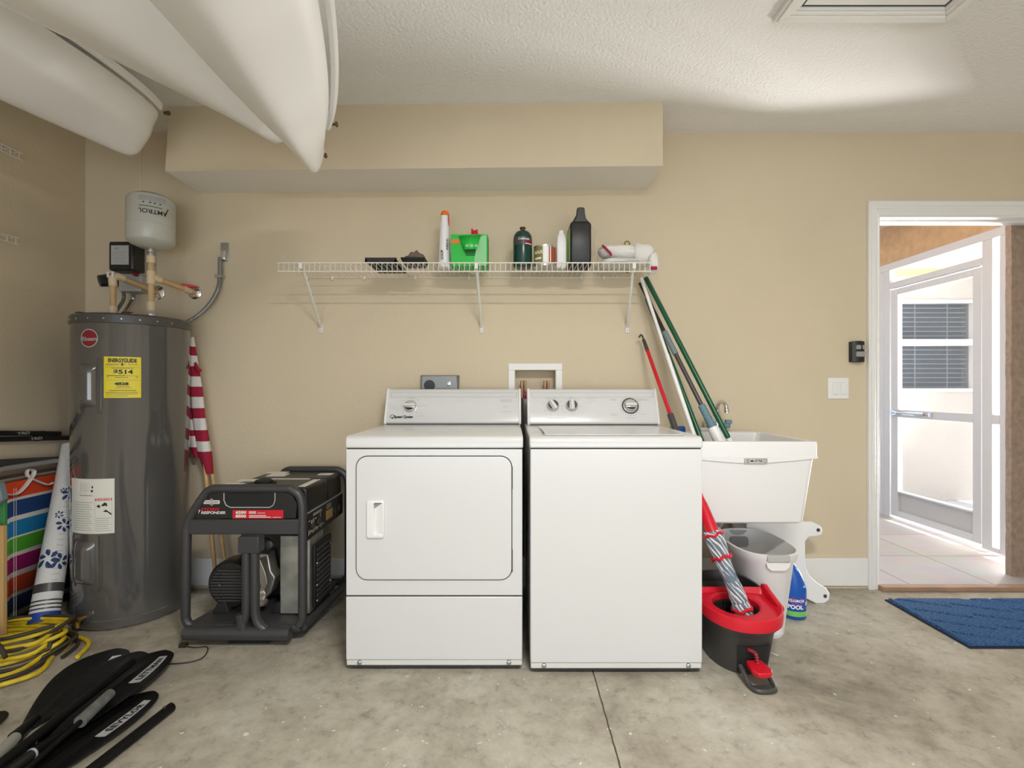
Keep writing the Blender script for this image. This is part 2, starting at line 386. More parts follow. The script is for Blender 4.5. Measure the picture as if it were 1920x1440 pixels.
DX0, DX1, DZ = 1.99, 2.95, 2.035
wall_holes('wall_back', LX-0.1, RX+0.1, 0, CZ, WY, WB, [(DX0, DX1, 0, DZ), (0.015, 0.239, 1.0, 1.192)], 'wall')
wall_holes('wall_front', LX-0.1, RX+0.1, 0, CZ, FY-0.1, FY, [(-1.9, 2.95, 0, 2.13)], 'wall')
struct(MB().box(LX-0.1, LX, FY, WY, 0, CZ).build('wall_left', 'wall', smooth=False))
struct(MB().box(RX, RX+0.1, FY, WY, 0, CZ).build('wall_right', 'wall', smooth=False))
# ceiling with the hatch hole left solid (the hatch hangs below it)
struct(MB().box(LX-0.1, RX+0.1, FY-0.1, WB, CZ, CZ+0.1).build('ceiling', 'ceil', smooth=False))
struct(MB().box(LX-0.1, RX+0.1, FY-0.1, WY+0.0, -0.1, 0).build('floor', 'floor', smooth=False))
# soffit box under the ceiling
so = MB()
xl, xr = -1.70, 0.736
P = lambda x, y, z: (x, y, z)
zl, zr = 2.157, 2.178
V = [so.v(p) for p in ((xl, 2.406, zl), (xr, 2.394, zr), (xr, WY, zr), (xl, WY, zl), (xl, 2.43, CZ), (xr, 2.394, CZ), (xr, WY, CZ), (xl, WY, CZ))]
so.mi = 1; so.f([V[0], V[3], V[2], V[1]]); so.mi = 0
for q in ((0, 1, 5, 4), (1, 2, 6, 5), (3, 0, 4, 7), (2, 3, 7, 6), (4, 5, 6, 7)): so.f([V[i] for i in q])
struct(so.build('trim_1', ['wall', 'soffit_under'], smooth=False))
# baseboards
def baseboard(name, x0, x1, y0, y1): return struct(MB().box(x0, x1, y0, y1, 0.018, 0.169).build(name, 'trim', bevel=0.004))
baseboard('baseboard_back', LX, 1.935, WY-0.016, WY)
baseboard('baseboard_left', LX, LX+0.016, FY, WY-0.016)
# door opening trim: casing, jamb, head, threshold
b = MB(); path = [((DX0, 0.0), (-1, 0)), ((DX0, DZ), (-1, 1)), ((DX1, DZ), (1, 1)), ((DX1, 0.0), (1, 0))]
cprof = [(-0.002, 0.0), (-0.002, 0.012), (0.004, 0.018), (0.020, 0.020), (0.024, 0.026), (0.032, 0.026), (0.036, 0.021), (0.050, 0.024), (0.0555, 0.020), (0.0555, 0.0)]
b.rings([[(x+dx*o, WY-t_, z+dz*o*1.35) for o, t_ in cprof] for (x, z), (dx, dz) in path])
struct(b.build('trim_2', 'trim', bevel=0.002))
b = MB()
b.box(DX0, DX0+0.012, WY-0.01, WB+0.005, 0.0, DZ-0.012); b.box(DX1-0.012, DX1, WY-0.01, WB+0.005, 0.0, DZ-0.012); b.box(DX0, DX1, WY-0.01, WB+0.005, DZ-0.012, DZ)
b.box(DX0+0.012, DX1-0.012, WY+0.035, WY+0.05, DZ-0.024, DZ-0.012)
struct(b.build('door_1', 'trim', bevel=0.001))
struct(MB().box(DX0, DX1, WY-0.05, WY-0.005, 0.0, 0.026).build('trim_3', 'thresh', bevel=0.003))
# attic hatch in the ceiling
hx0, hx1, hy1, hy0 = 0.985, 1.648, 1.858, 1.15
b = MB()
def frame_band(b, o, i, z0, z1):
    (ox0, ox1, oy0, oy1), (ix0, ix1, iy0, iy1) = [(hx0+k, hx1-k, hy0+k, hy1-k) for k in (o, i)]
    O = [(ox0, oy0), (ox1, oy0), (ox1, oy1), (ox0, oy1)]; I = [(ix0, iy0), (ix1, iy0), (ix1, iy1), (ix0, iy1)]
    for k in range(4):
        k2 = (k+1) % 4
        b.hexa([(*O[k], z0), (*O[k2], z0), (*I[k2], z0), (*I[k], z0)], [(*O[k], z1), (*O[k2], z1), (*I[k2], z1), (*I[k], z1)])
frame_band(b, 0.0, 0.055, CZ-0.018, CZ); frame_band(b, 0.012, 0.040, CZ-0.024, CZ-0.017); frame_band(b, 0.055, 0.066, CZ-0.012, CZ)
h = struct(b.build('trim_4', 'trim', bevel=0.002))
b = MB(); frame_band(b, 0.066, 0.076, CZ-0.004, CZ-0.001); b.build('shadow_gap', 'gap', h)
MB().box(hx0+0.076, hx1-0.076, hy0+0.076, hy1-0.076, CZ-0.006, CZ-0.001).build('hatch_panel', 'white2', h)

# ================================================================ OUTSIDE
struct(MB().box(-9, 14, -14, 16, -0.4, -0.11).build('ground', 'ground', smooth=False))
struct(MB().box(-0.6, 3.24, WB, 7.0, -0.1, 0.018).box(DX0, DX1, WY-0.005, WB, 0.0, 0.018).build('patio_floor', 'tile', smooth=False))
struct(MB().box(3.24, 9.0, WB-0.2, 9.0, -0.1, -0.002).build('side_yard_slab', 'ground', smooth=False))
struct(MB().box(-0.6, 3.3, WB, 7.0, 2.44, 2.5).build('patio_ceiling', 'pink', smooth=False))
struct(MB().box(3.13, 3.33, WB, 7.0, 2.13, 2.44).build('patio_beam', 'stucco', smooth=False))
b = MB()
def colr(u, v):
    n = 0.0012*math.sin(v*47+u*5)+0.001*math.sin(v*91)
    return n
pts = []
for k in range(40):
    z = 0.018+2.42*k/39; n = colr(0, k*0.61)
    pts.append([(2.853+n, 2.803, z), (3.12, 2.803, z), (3.12, 2.85, z), (2.866+n, 2.85, z)])
b.rings(pts)
struct(b.build('stucco_column', 'stucco_shaded', smooth=False))
# neighbouring house
NY = 4.8
hw = thing('neighbour_house', 'cream stuccoed house wing seen through the open doorway, beyond the screen enclosure', 'house', (3.5, NY, 0))
b = MB(); wx0, wx1, wz0, wz1 = 3.70, 4.53, 1.06, 1.96
for (a, c, d, e) in ((3.36, wx0, 0, 2.6), (wx1, 4.70, 0, 2.6), (wx0, wx1, 0, wz0), (wx0, wx1, wz1, 2.6)): b.box(a, c, NY, NY+0.2, d, e)
b.build('wall', 'cream', hw, smooth=False)
b = MB(); b.box(3.36, 4.70, NY-0.8, NY, 2.26, 2.32); b.build('eave', 'white2', hw)
MB().box(3.36, 4.70, NY-0.03, NY, 2.19, 2.26).build('fascia_board', 'ywood', hw, label='yellow strip under the eave')
b = MB(); fr = 0.035
for (a, c, d, e) in ((wx0, wx0+fr, wz0, wz1), (wx1-fr, wx1, wz0, wz1), (wx0, wx1, wz0, wz0+fr), (wx0, wx1, wz1-fr, wz1), (wx0, wx1, 1.51, 1.575)): b.box(a, c, NY-0.02, NY+0.06, d, e)
wf = b.build('window', 'frame_w', hw, bevel=0.003)
MB().box(wx0+fr, wx1-fr, NY+0.03, NY+0.034, wz0+fr, wz1-fr).build('pane', 'glass', wf)
b = MB()
z = wz0+fr+0.01
while z < wz1-fr: b.box(wx0+fr, wx1-fr, NY+0.055, NY+0.085, z, z+0.006); z += 0.046
for x in (3.98, 4.30): b.box(x, x+0.008, NY+0.052, NY+0.055, wz0+fr, wz1-fr)
b.build('blind', 'white2', wf)
MB().box(wx0, wx1, NY+0.15, NY+0.16, wz0, wz1).build('dark_interior', 'darkglass', wf)
b = MB(); b.box(4.58, 4.68, NY-0.02, NY, 1.04, 1.98)
for i in range(20): b.box(4.59, 4.67, NY-0.026, NY-0.02, 1.07+i*0.045, 1.10+i*0.045)
b.build('shutter', 'cream', hw)
# screen enclosure wall with its door
SX = 3.155
se = thing('screen_enclosure', 'white aluminium screen enclosure frame standing along the tiled patio edge', 'screen wall', (SX, 3.6, 0.03))
b = MB()
def bar(y0, y1, z0, z1, x0=SX-0.025, x1=SX+0.025): b.box(x0, x1, y0, y1, z0, z1)
bar(3.10, 5.6, 2.07, 2.13)      # top rail
bar(3.11, 3.15, 0.03, 2.07); bar(3.20, 3.27, 0.03, 2.07)
bar(4.07, 4.13, 0.03, 2.07); bar(4.13, 4.20, 0.03, 2.07); bar(5.55, 5.6, 0.03, 2.07)
bar(3.15, 3.20, 0.86, 0.92); bar(4.20, 5.55, 0.86, 0.92); bar(4.20, 5.55, 0.03, 0.07); bar(3.15, 3.20, 0.03, 0.06)
bar(3.27, 4.07, 1.915, 1.965)
b.build('frame', 'frame_w', se, bevel=0.003)
b = MB(); b.box(SX-0.001, SX+0.001, 4.20, 5.55, 0.07, 2.07); b.box(SX-0.001, SX+0.001, 3.27, 4.07, 1.965, 2.07); b.build('screen_mesh', 'screen', se)
dr = thing('screen_door', 'white aluminium screen door with kick plate and lever handle, closed on the patio', 'door', (SX, 4.0, 0.04))
b = MB()
bar(3.28, 3.34, 0.05, 1.905, SX-0.02, SX+0.02); bar(3.99, 4.06, 0.05, 1.905, SX-0.02, SX+0.02)
bar(3.34, 3.99, 1.855, 1.905, SX-0.02, SX+0.02); bar(3.34, 3.99, 0.86, 0.92, SX-0.02, SX+0.02); bar(3.34, 3.99, 0.05, 0.10, SX-0.02, SX+0.02); bar(3.34, 3.99, 0.245, 0.26, SX-0.024, SX+0.02)
b.build('door_frame', 'frame_w', dr, bevel=0.003)
MB().box(SX-0.004, SX+0.004, 3.34, 3.99, 0.10, 0.245).build('kick_plate', 'lgrey', dr)
b = MB(); b.box(SX-0.001, SX+0.001, 3.34, 3.99, 0.26, 0.86); b.box(SX-0.001, SX+0.001, 3.34, 3.99, 0.92, 1.855); b.build('screen_mesh', 'screen', dr)
b = MB(); b.cyl((SX-0.03, 4.03, 0.895), (SX-0.03, 3.72, 0.895), 0.013, seg=10); b.cyl((SX-0.03, 3.72, 0.895), (SX-0.03, 3.66, 0.895), 0.006, seg=8); b.box(SX-0.04, SX-0.018, 3.655, 3.675, 0.88, 0.91); b.box(SX-0.04, SX-0.018, 4.0, 4.05, 0.875, 0.915)
b.build('door_closer', 'chrome', dr)

# ================================================================ THINGS ON THE WALL
t = thing('light_switch', 'white double rocker switch plate on the beige wall left of the doorway', 'light switch', (1.7785, WY, 1.09))
MB().box(1.722, 1.836, WY-0.007, WY, 1.035, 1.151).build('plate', 'white2', t, bevel=0.003)
for x in (1.745, 1.789): MB().box(x, x+0.033, WY-0.012, WY-0.006, 1.060, 1.126).build('rocker', 'trim', t, bevel=0.002)
t = thing('door_remote', 'black remote control with grey buttons stuck on the wall above the light switch', 'remote control', (1.875, WY, 1.24))
b = MB(); R = []
for k in range(13):
    u = -1+2*k/12; yb = WY-0.012-0.022*math.sqrt(max(0, 1-u*u*0.85)); x = 1.875+0.037*u
    R.append([(x, WY, 1.236-0.003*(1-u*u)), (x, WY, 1.346), (x, yb, 1.346+0.003*(1-u*u)), (x, yb, 1.236-0.003*(1-u*u))])
b.rings(R); b.build('case', 'black', t, bevel=0.002)
def rb(px0, px1, py0, py1, pts=None):
    x0, x1 = (px0-960)/343, (px1-960)/343; z1, z0 = 1.09+(729-py0)/343, 1.09+(729-py1)/343
    return MB().prism(rrect(x0, x1, z0, z1, 0.005, 3), WY-0.038, WY-0.028)
rb(1596.5, 1605, 648, 656).build('button', 'grey', t); rb(1608, 1613, 648, 656).build('button', 'grey', t); rb(1596.5, 1613, 660, 669.5).build('button', 'grey', t)
# dryer outlet
t = thing('dryer_outlet', 'grey metal surface outlet box on the wall behind the dryer console', 'outlet', (-0.4, WY, 1.05))
b = MB(); b.hexa([(-0.485, WY-0.05, 1.04), (-0.285, WY-0.05, 1.04), (-0.297, WY, 1.03), (-0.499, WY, 1.03)], [(-0.485, WY-0.05, 1.16), (-0.297, WY-0.05, 1.16), (-0.285, WY, 1.165), (-0.499, WY, 1.165)])
b.build('box', 'brushedg', t, bevel=0.003)
b = MB().cyl((-0.442, WY-0.05, 1.108), (-0.442, WY-0.058, 1.108), 0.029, seg=24); b.build('socket', 'black', t)
b = MB().lathe((-0.34, WY-0.05, 1.117), [(0.012, 0), (0.012, 0.005), (0.006, 0.007)], 16, axis=(0, -1, 0)); b.build('knockout', 'chrome', t)
# washer supply box in the wall
t = thing('washer_outlet_box', 'white framed recessed washer water box in the wall above the two machines', 'outlet box', (0.127, WY, 1.0))
b = MB()
for (a, c, d, e) in ((-0.020, 0.274, 1.192, 1.228), (-0.020, 0.015, 0.965, 1.192), (0.239, 0.274, 0.965, 1.192), (-0.020, 0.274, 0.965, 1.0)): b.box(a, c, WY-0.008, WY+0.0, d, e)
b.build('frame', 'trim', t, bevel=0.002)
b = MB(); b.box(0.015, 0.239, WY+0.085, WY+0.09, 1.0, 1.192); b.box(0.0155, 0.018, WY, WY+0.085, 1.0, 1.192); b.box(0.236, 0.2385, WY, WY+0.085, 1.0, 1.192); b.box(0.0155, 0.2385, WY, WY+0.085, 1.1895, 1.1915); b.box(0.0155, 0.2385, WY, WY+0.085, 1.0005, 1.003); b.build('recess', 'wall', t, smooth=False)
for x in (0.055, 0.062+0.12):
    b = MB(); b.cyl((x+0.0, WY+0.03, 1.01), (x, WY+0.03, 1.135), 0.008, seg=10); b.cyl((x+0.018, WY+0.04, 1.01), (x+0.018, WY+0.04, 1.135), 0.006, seg=10); b.build('supply_pipe', 'copper', t)
b = MB(); b.cyl((0.062, WY-0.03, 1.055), (0.088, WY-0.03, 1.055), 0.011, seg=12); b.box(0.064, 0.084, WY-0.04, WY-0.034, 1.035, 1.075); b.build('valve_handle', 'dred', t)
b = MB(); b.tube(spline([(0.055, WY+0.02, 1.01), (0.054, WY-0.04, 1.03), (0.054, WY-0.08, 0.97), (0.055, WY-0.10, 0.88), (0.058, WY-0.09, 0.60), (0.056, WY-0.06, 0.2)]), 0.008, 8); b.build('hose', 'dgrey', t)
b = MB(); b.tube(spline([(0.075, WY+0.02, 1.01), (0.072, WY-0.05, 1.0), (0.070, WY-0.06, 0.9), (0.062, WY-0.06, 0.7), (0.064, WY-0.04, 0.4)]), 0.007, 8); b.build('hose', 'grey', t)
b = MB(); b.cyl((0.080, WY-0.03, 0.93), (0.080, WY-0.03, 1.035), 0.022, seg=14); b.build('drain_cup', 'offwhite', t)
# conduit outlet plate and flexible conduit
t = thing('conduit_plate', 'steel outlet plate with flexible metal conduit curving down to the water heater', 'electrical conduit', (-1.568, WY, 1.79))
MB().box(-1.589, -1.545, WY-0.006, WY, 1.785, 1.887).build('plate', 'steel', t, bevel=0.002)
MB().box(-1.575, -1.553, WY-0.03, WY-0.006, 1.788, 1.84).build('connector', 'chrome', t, bevel=0.003)
pts = spline([(-1.578, WY-0.028, 1.80), (-1.580, WY-0.026, 1.70), (-1.592, WY-0.028, 1.62), (-1.64, WY-0.04, 1.53), (-1.70, WY-0.07, 1.46), (-1.722, WY-0.13, 1.425)], 14)
b = MB(); b.tube(pts, [0.0115 if i % 2 else 0.0095 for i in range(len(pts))], 10); b.build('conduit', 'brushedg', t)
MB().box(-1.60, -1.565, WY-0.042, WY, 1.69, 1.703).build('strap', 'steel', t)

# ================================================================ WIRE SHELF
SD, SY = 1.70, 2.372
t = thing('wire_shelf', 'long white wire shelf with three angled brackets on the beige wall', 'shelf', (-0.23, WY, SD))
b = MB(); sx0, sx1 = -1.128, 0.668
n = 73
for i in range(n):
    x = sx0+(sx1-sx0)*i/(n-1); b.tube([(x, WY-0.006, SD), (x, SY, SD), (x, SY-0.002, SD-0.042)], 0.0016, 5)
for (y, z, r) in ((WY-0.008, SD-0.004, 0.003), (SY, SD-0.001, 0.0032), (SY-0.002, SD-0.043, 0.0032), (2.53, SD-0.004, 0.0024)): b.cyl((sx0-0.004, y, z), (sx1+0.004, y, z), r, seg=6)
b.build('wire_deck', 'wire', t)
for (xt, xb) in ((-1.022, -1.040), (-0.173, -0.166), (0.590, 0.628)):
    b = MB(); b.tube([(xt, SY+0.008, SD-0.004), (xb, WY-0.010, 1.425)], 0.0075, 6, flat=0.6)
    b.box(xb-0.010, xb+0.010, WY-0.008, WY, 1.395, 1.44); b.box(xt-0.008, xt+0.008, SY-0.006, SY+0.02, SD-0.03, SD-0.002)
    br = b.build('bracket', 'wire', t, bevel=0.001)
    MB().cyl((xb, WY-0.0085, 1.408), (xb, WY-0.0095, 1.408), 0.0028, seg=8).build('screw', 'grey', br)
for px in (578, 625, 685, 780, 880, 977, 1090, 1131):
    x = (px-960)/343; MB().box(x-0.006, x+0.006, WY-0.016, WY, SD-0.018, SD+0.004).build('wall_clip', 'wire', t, bevel=0.002)
# narrow racks on the left wall
for (z, ye, lab, cat) in ((2.19, 2.30, 'white wire rack end high on the left wall, the upper of two', 'wire rack'), (1.79, 2.285, 'white wire rack end on the left wall, the lower of two', 'wire rack')):
    b = MB()
    for (x, dz) in ((LX+0.006, 0), (LX+0.035, 0), (LX+0.035, -0.03)): b.cyl((x, 1.7, z+dz), (x, ye, z+dz), 0.0022, seg=6)
    for i in range(14):
        y = ye-0.015-0.04*i; b.tube([(LX, y, z), (LX+0.035, y, z), (LX+0.035, y, z-0.03)], 0.0018, 5)
    tag(b.build('wire_rack', 'wire'), lab, cat)
# ================================================================ DRYER AND WASHER
def plane_map(x0, z0, y, sx=1.0): return lambda u, v: Vector((x0+u*sx, y, z0+v))
def appliance(kind, x0, x1, fy, seam):
    by = fy+0.70; top = 0.908
    lab = {'dryer': 'white clothes dryer with a wide front door handled on the left, beside the washer',
           'washer': 'white top loading washing machine with three round dials, right of the dryer'}[kind]
    t = thing('clothes_dryer' if kind == 'dryer' else 'washing_machine', lab, kind if kind == 'dryer' else 'washer', ((x0+x1)/2, (fy+by)/2, 0))
    b = MB(); b.box(x0+0.003, x1-0.003, fy+0.006, by, 0.045, seam-0.004)
    cab = b.build('cabinet', 'white', t, bevel=0.006)
    MB().box(x0+0.012, x1-0.012, fy+0.012, by-0.01, 0.012, 0.05).build('base', 'gap', t)
    b = MB(); b.prism_x([(fy+0.004, 0.022), (fy+0.004, 0.046), (fy+0.03, 0.046), (fy+0.03, 0.022)], x0+0.004, x1-0.004); b.build('toe_strip', 'offwhite', t, bevel=0.004)
    for fx in (x0+0.055, x1-0.055):
        MB().lathe((fx, fy+0.004, 0.034), [(0.010, 0), (0.009, 0.004), (0.004, 0.006)], 12, axis=(0, -1, 0)).build('screw', 'steel', t)
        for yy in (fy+0.06, by-0.06): MB().cyl((fx, yy, 0), (fx, yy, 0.014), 0.018, seg=12).build('foot', 'black', t)
    b = MB(); b.box(x0+0.005, x1-0.005, fy+0.010, by-0.01, seam-0.006, seam+0.002); b.build('seam', 'gap', t)
    # top panel, front lip rounded
    b = MB(); prof = [(fy, seam), (fy, top-0.022), (fy+0.006, top-0.006), (fy+0.02, top), (by-0.02, top+0.002), (by, top-0.002), (by, seam)]
    b.prism_x(prof, x0, x1); top_o = b.build('top_panel', 'white', t, bevel=0.006)
    if kind == 'washer':
        b = MB(); z = top+0.0012
        L0, L1 = x0+0.055, x1-0.055
        b.prism_z(rrect(L0, L1, fy+0.035, fy+0.47, 0.02, 4), z, z+0.004); b.build('lid', 'white', t, bevel=0.002)
        MB().prism_z(rrect(L0+0.002, L0+0.006, fy+0.05, fy+0.30, 0.0015, 2), z+0.0042, z+0.005).build('seam', 'gap', t)
    # console
    if kind == 'dryer': cx0, cx1, cy = x0-0.003, x1+0.003, 2.470
    else: cx0, cx1, cy = x0+0.010, x1+0.004, 2.425
    cyt = cy+0.065; ct = 1.088; cb = 0.915
    b = MB(); b.prism_x([(cy, cb+0.006), (cy+0.004, cb+0.022), (cyt, ct-0.008), (cyt+0.012, ct), (by, ct), (by, cb-0.006), (cy+0.01, cb-0.006)], cx0+0.010, cx1-0.010)
    con = b.build('console', 'white', t, bevel=0.003)
    for (a, c) in ((cx0, cx0+0.012), (cx1-0.012, cx1)):
        b = MB(); b.prism_x([(cy-0.006, cb+0.004), (cyt-0.007, ct-0.004), (cyt+0.004, ct+0.004), (by, ct+0.004), (by, cb-0.006), (cy, cb-0.006)], a, c); b.build('end_cap', 'white2', t, bevel=0.004)
    # face coordinate map: u along x, v 0..1 up the slope
    def face(u, v, off=0.001):
        z = cb+0.022+(ct-0.008-cb-0.022)*v; y = cy+0.004+(cyt-cy-0.004)*v; nrm = Vector((0, -(ct-cb-0.03), (cyt-cy-0.004))).normalized()
        return Vector((u, y, z))+nrm*off
    H = (ct-0.008-cb-0.022)
    b = MB()
    b.rect(cx0+0.022, cx1-0.020, 0.925, 0.932, lambda u, v: face(u, v)); b.rect(cx0+0.022, cx1-0.020, 0.765, 0.775, lambda u, v: face(u, v))
    b.rect(cx0+0.022, cx0+0.0245, 0.77, 0.93, lambda u, v: face(u, v)); b.rect(cx1-0.0225, cx1-0.020, 0.77, 0.93, lambda u, v: face(u, v))
    b.build('trim_line', 'lgrey', con)
    MB().box(cx0+0.004, cx1-0.008, cy+0.004, cy+0.02, cb-0.008, cb-0.001).build('seam', 'gap', con)
    # swoosh
    b = MB()
    def sw(u): 
        return 0.42-0.30*math.sin(min(1, u*2.2)*PI/2)*(1-u)+0.42*max(0, (u-0.35))**1.2
    n = 30; wv = lambda u: 0.15*max(0.0, 1-u*3.2)+0.010
    if kind == 'dryer':
        for i in range(n):
            a, c = i/n, (i+1)/n; X = lambda q: cx0+0.02+q*0.40
            b.f([b.v(face(X(a), sw(a)-wv(a)*0.2)), b.v(face(X(c), sw(c)-wv(c)*0.2)), b.v(face(X(c), sw(c)+wv(c))), b.v(face(X(a), sw(a)+wv(a)))])
    else:
        for i in range(n):
            a, c = i/n, (i+1)/n; X = lambda q: cx1-0.31-q*0.30
            g = lambda q: 0.77-0.55*q**0.8
            b.f([b.v(face(X(a), g(a)-0.1*(1-a))), b.v(face(X(c), g(c)-0.1*(1-c))), b.v(face(X(c), g(c)+0.01)), b.v(face(X(a), g(a)+0.01))])
    b.build('swoosh', 'sw', con)
    def knob(px, r, tick, rot=0.0, ring=False):
        x = px; v = 0.44 if kind == 'dryer' else 0.47
        o = face(x, v, 0.0); nrm = (face(x, v, 1)-face(x, v, 0)).normalized()
        b = MB(); b.lathe(o, [(r*1.12, 0), (r*1.12, 0.003), (r, 0.004), (r*0.95, 0.018), (r*0.8, 0.021)], 28, axis=nrm)
        if ring: b.m(1).lathe(o, [(r*1.38, 0), (r*1.38, 0.0015)], 28, axis=nrm)
        k = b.build('dial', ['lgrey2', 'dgrey'], con)
        a, c = frame_of(nrm); a, c = a*math.cos(rot)+c*math.sin(rot), c*math.cos(rot)-a*math.sin(rot)
        T = Matrix.Translation(o+nrm*0.0) @ Matrix((( a.x, c.x, nrm.x, 0), (a.y, c.y, nrm.y, 0), (a.z, c.z, nrm.z, 0), (0, 0, 0, 1)))
        MB().box(-r*0.92, r*0.92, -r*0.22, r*0.22, 0.018, 0.031, T).build('grip', 'offwhite', k, bevel=0.002)
        bb = MB()
        for sgn in (1, -1):
            pp = [(r*0.86*math.cos(q), sgn*r*0.86*math.sin(q)) for q in [math.radians(28+10*i) for i in range(13)]]
            if sgn == 1 and kind == 'dryer': continue
            if ring and sgn == 1: continue
            V = [bb.v(T @ Vector((p[0], p[1], 0.0215))) for p in pp]; bb.f(V)
        bb.build('dial_recess', 'black', k)
        bt = MB()
        if tick:
            for i in range(tick):
                q = 2*PI*i/tick; rr = r*1.5
                P0 = Vector((rr*math.cos(q), rr*math.sin(q), 0.0015)); D = Vector((math.cos(q), math.sin(q), 0))*r*0.25; S_ = Vector((-math.sin(q), math.cos(q), 0))*0.0008
                bt.f([bt.v(T @ (P0-S_)), bt.v(T @ (P0+S_)), bt.v(T @ (P0+S_+D)), bt.v(T @ (P0-S_+D))])
            bt.build('dial_marks', 'gprint', con)
    def lines(items):
        b = MB()
        for (px, v, wd, h) in items: b.rect(px-wd/2, px+wd/2, v, v+h, lambda u, w: face(u, w, 0.0013))
        b.build('small_print', 'lprint', con)
    if kind == 'dryer':
        knob(-0.517, 0.030, 8, math.radians(0))
        lines([(-0.517, 0.73, 0.05, 0.012), (-0.46, 0.46, 0.045, 0.012), (-0.56, 0.46, 0.012, 0.012), (-0.03, 0.60, 0.06, 0.012), (-0.03, 0.64, 0.06, 0.012), (-0.03, 0.68, 0.05, 0.012), (-0.035, 0.42, 0.022, 0.022), (-0.03, 0.25, 0.062, 0.014), (-0.47, 0.10, 0.05, 0.012)])
        b = MB(); fm = lambda u, v: face(-0.592+u, 0.06+(v/H), 0.0015)
        b.text('Speed Queen', 0.0175, lambda u, v: face(-0.548+u, 0.075+v/H, 0.0015), off=0.0008)
        N = 20
        for i in range(N):
            a, c = 2*PI*i/N, 2*PI*(i+1)/N
            q = lambda s_, r_: face(-0.605+r_*0.011*math.cos(s_), 0.09+r_*0.009*math.sin(s_)/H, 0.0015)
            b.f([b.v(q(a, 0.78)), b.v(q(c, 0.78)), b.v(q(c, 1.05)), b.v(q(a, 1.05))])
        b.poly([(-0.607, 0.07), (-0.602, 0.07), (-0.600, 0.0), (-0.603, 0.0)], lambda u, v: face(u, v, 0.0015))
        b.build('logo', 'print', con, label='black maker name and round logo')
    else:
        knob(0.205, 0.029, 8, math.radians(60)); knob(0.299, 0.029, 8, math.radians(90)); knob(0.592, 0.031, 24, 0, True)
        lines([(0.205, 0.73, 0.06, 0.012), (0.299, 0.73, 0.03, 0.012), (0.40, 0.73, 0.04, 0.012), (0.51, 0.66, 0.03, 0.02), (0.51, 0.70, 0.02, 0.012), (0.66, 0.66, 0.06, 0.02), (0.65, 0.70, 0.05, 0.012), (0.505, 0.18, 0.035, 0.014), (0.51, 0.13, 0.03, 0.014), (0.65, 0.18, 0.03, 0.014), (0.59, 0.05, 0.05, 0.016), (0.22, 0.05, 0.10, 0.010)])
    return t, fy
M['sw'] = mat('pale_grey_swoosh', (0.62, 0.62, 0.61), 0.3)
M['lgrey2'] = mat('dial_grey', (0.52, 0.52, 0.50), 0.3, 0.2)
M['lprint'] = mat('faint_print', (0.50, 0.50, 0.50), 0.5)
t, fy = appliance('dryer', -0.643, 0.043, 1.889, 0.861)
# dryer door, in a dark reveal, and lower panel
b = MB(); b.prism(rrect(-0.6025, 0.0015, 0.3525, 0.8325, 0.045), fy+0.0022, fy+0.008); b.build('door_reveal', 'gap', t)
b = MB(); b.prism(rrect(-0.599, -0.002, 0.356, 0.829, 0.042), fy-0.004, fy+0.0048); dd = b.build('door', 'white', t, bevel=0.003)
# handle pocket: raised surround with a hollow
hb = MB(); hx, hz0, hz1 = -0.556, 0.522, 0.661
out = rrect(-0.556, -0.490, 0.520, 0.663, 0.008, 3); inn = rrect(-0.529, -0.494, 0.530, 0.654, 0.006, 3)
def rr3(pts, y): return [(x, y, z) for x, z in pts]
hb.rings([rr3(out, fy-0.004), rr3(out, fy-0.014), rr3(inn, fy-0.016), rr3(inn, fy-0.004)], cap0=False, cap1=False)
hb.build('door_handle', 'white2', dd, bevel=0.0015)
b = MB(); V = [b.v(p) for p in ((-0.529, fy-0.0045, 0.53), (-0.494, fy-0.0145, 0.53), (-0.494, fy-0.0145, 0.654), (-0.529, fy-0.0045, 0.63))]; b.f(V); b.build('handle_scoop', 'white2', dd, smooth=False)
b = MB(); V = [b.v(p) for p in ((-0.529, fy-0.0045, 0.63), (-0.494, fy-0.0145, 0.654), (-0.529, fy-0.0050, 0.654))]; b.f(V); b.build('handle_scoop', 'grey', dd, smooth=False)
for z in (0.75, 0.43): MB().box(-0.0015, 0.0025, fy-0.001, fy+0.006, z-0.045, z+0.04).build('hinge', 'gap', t)
MB().box(-0.639, 0.039, fy+0.003, fy+0.008, 0.289, 0.2935).build('seam', 'gap', t)
MB().box(-0.6395, 0.0395, fy, fy+0.0065, 0.046, 0.289).build('lower_panel', 'white', t, bevel=0.004)
b = MB(); b.prism([(-0.6395, 0.2935), (0.0395, 0.2935), (0.0395, 0.857), (-0.6395, 0.857)], fy+0.0035, fy+0.0066); b.build('front_panel', 'white', t, bevel=0.002)
t, fyw = appliance('washer', 0.067, 0.728, 1.868, 0.864)
MB().box(0.0705, 0.7245, fyw, fyw+0.0065, 0.046, 0.860).build('front_panel', 'white', t, bevel=0.004)

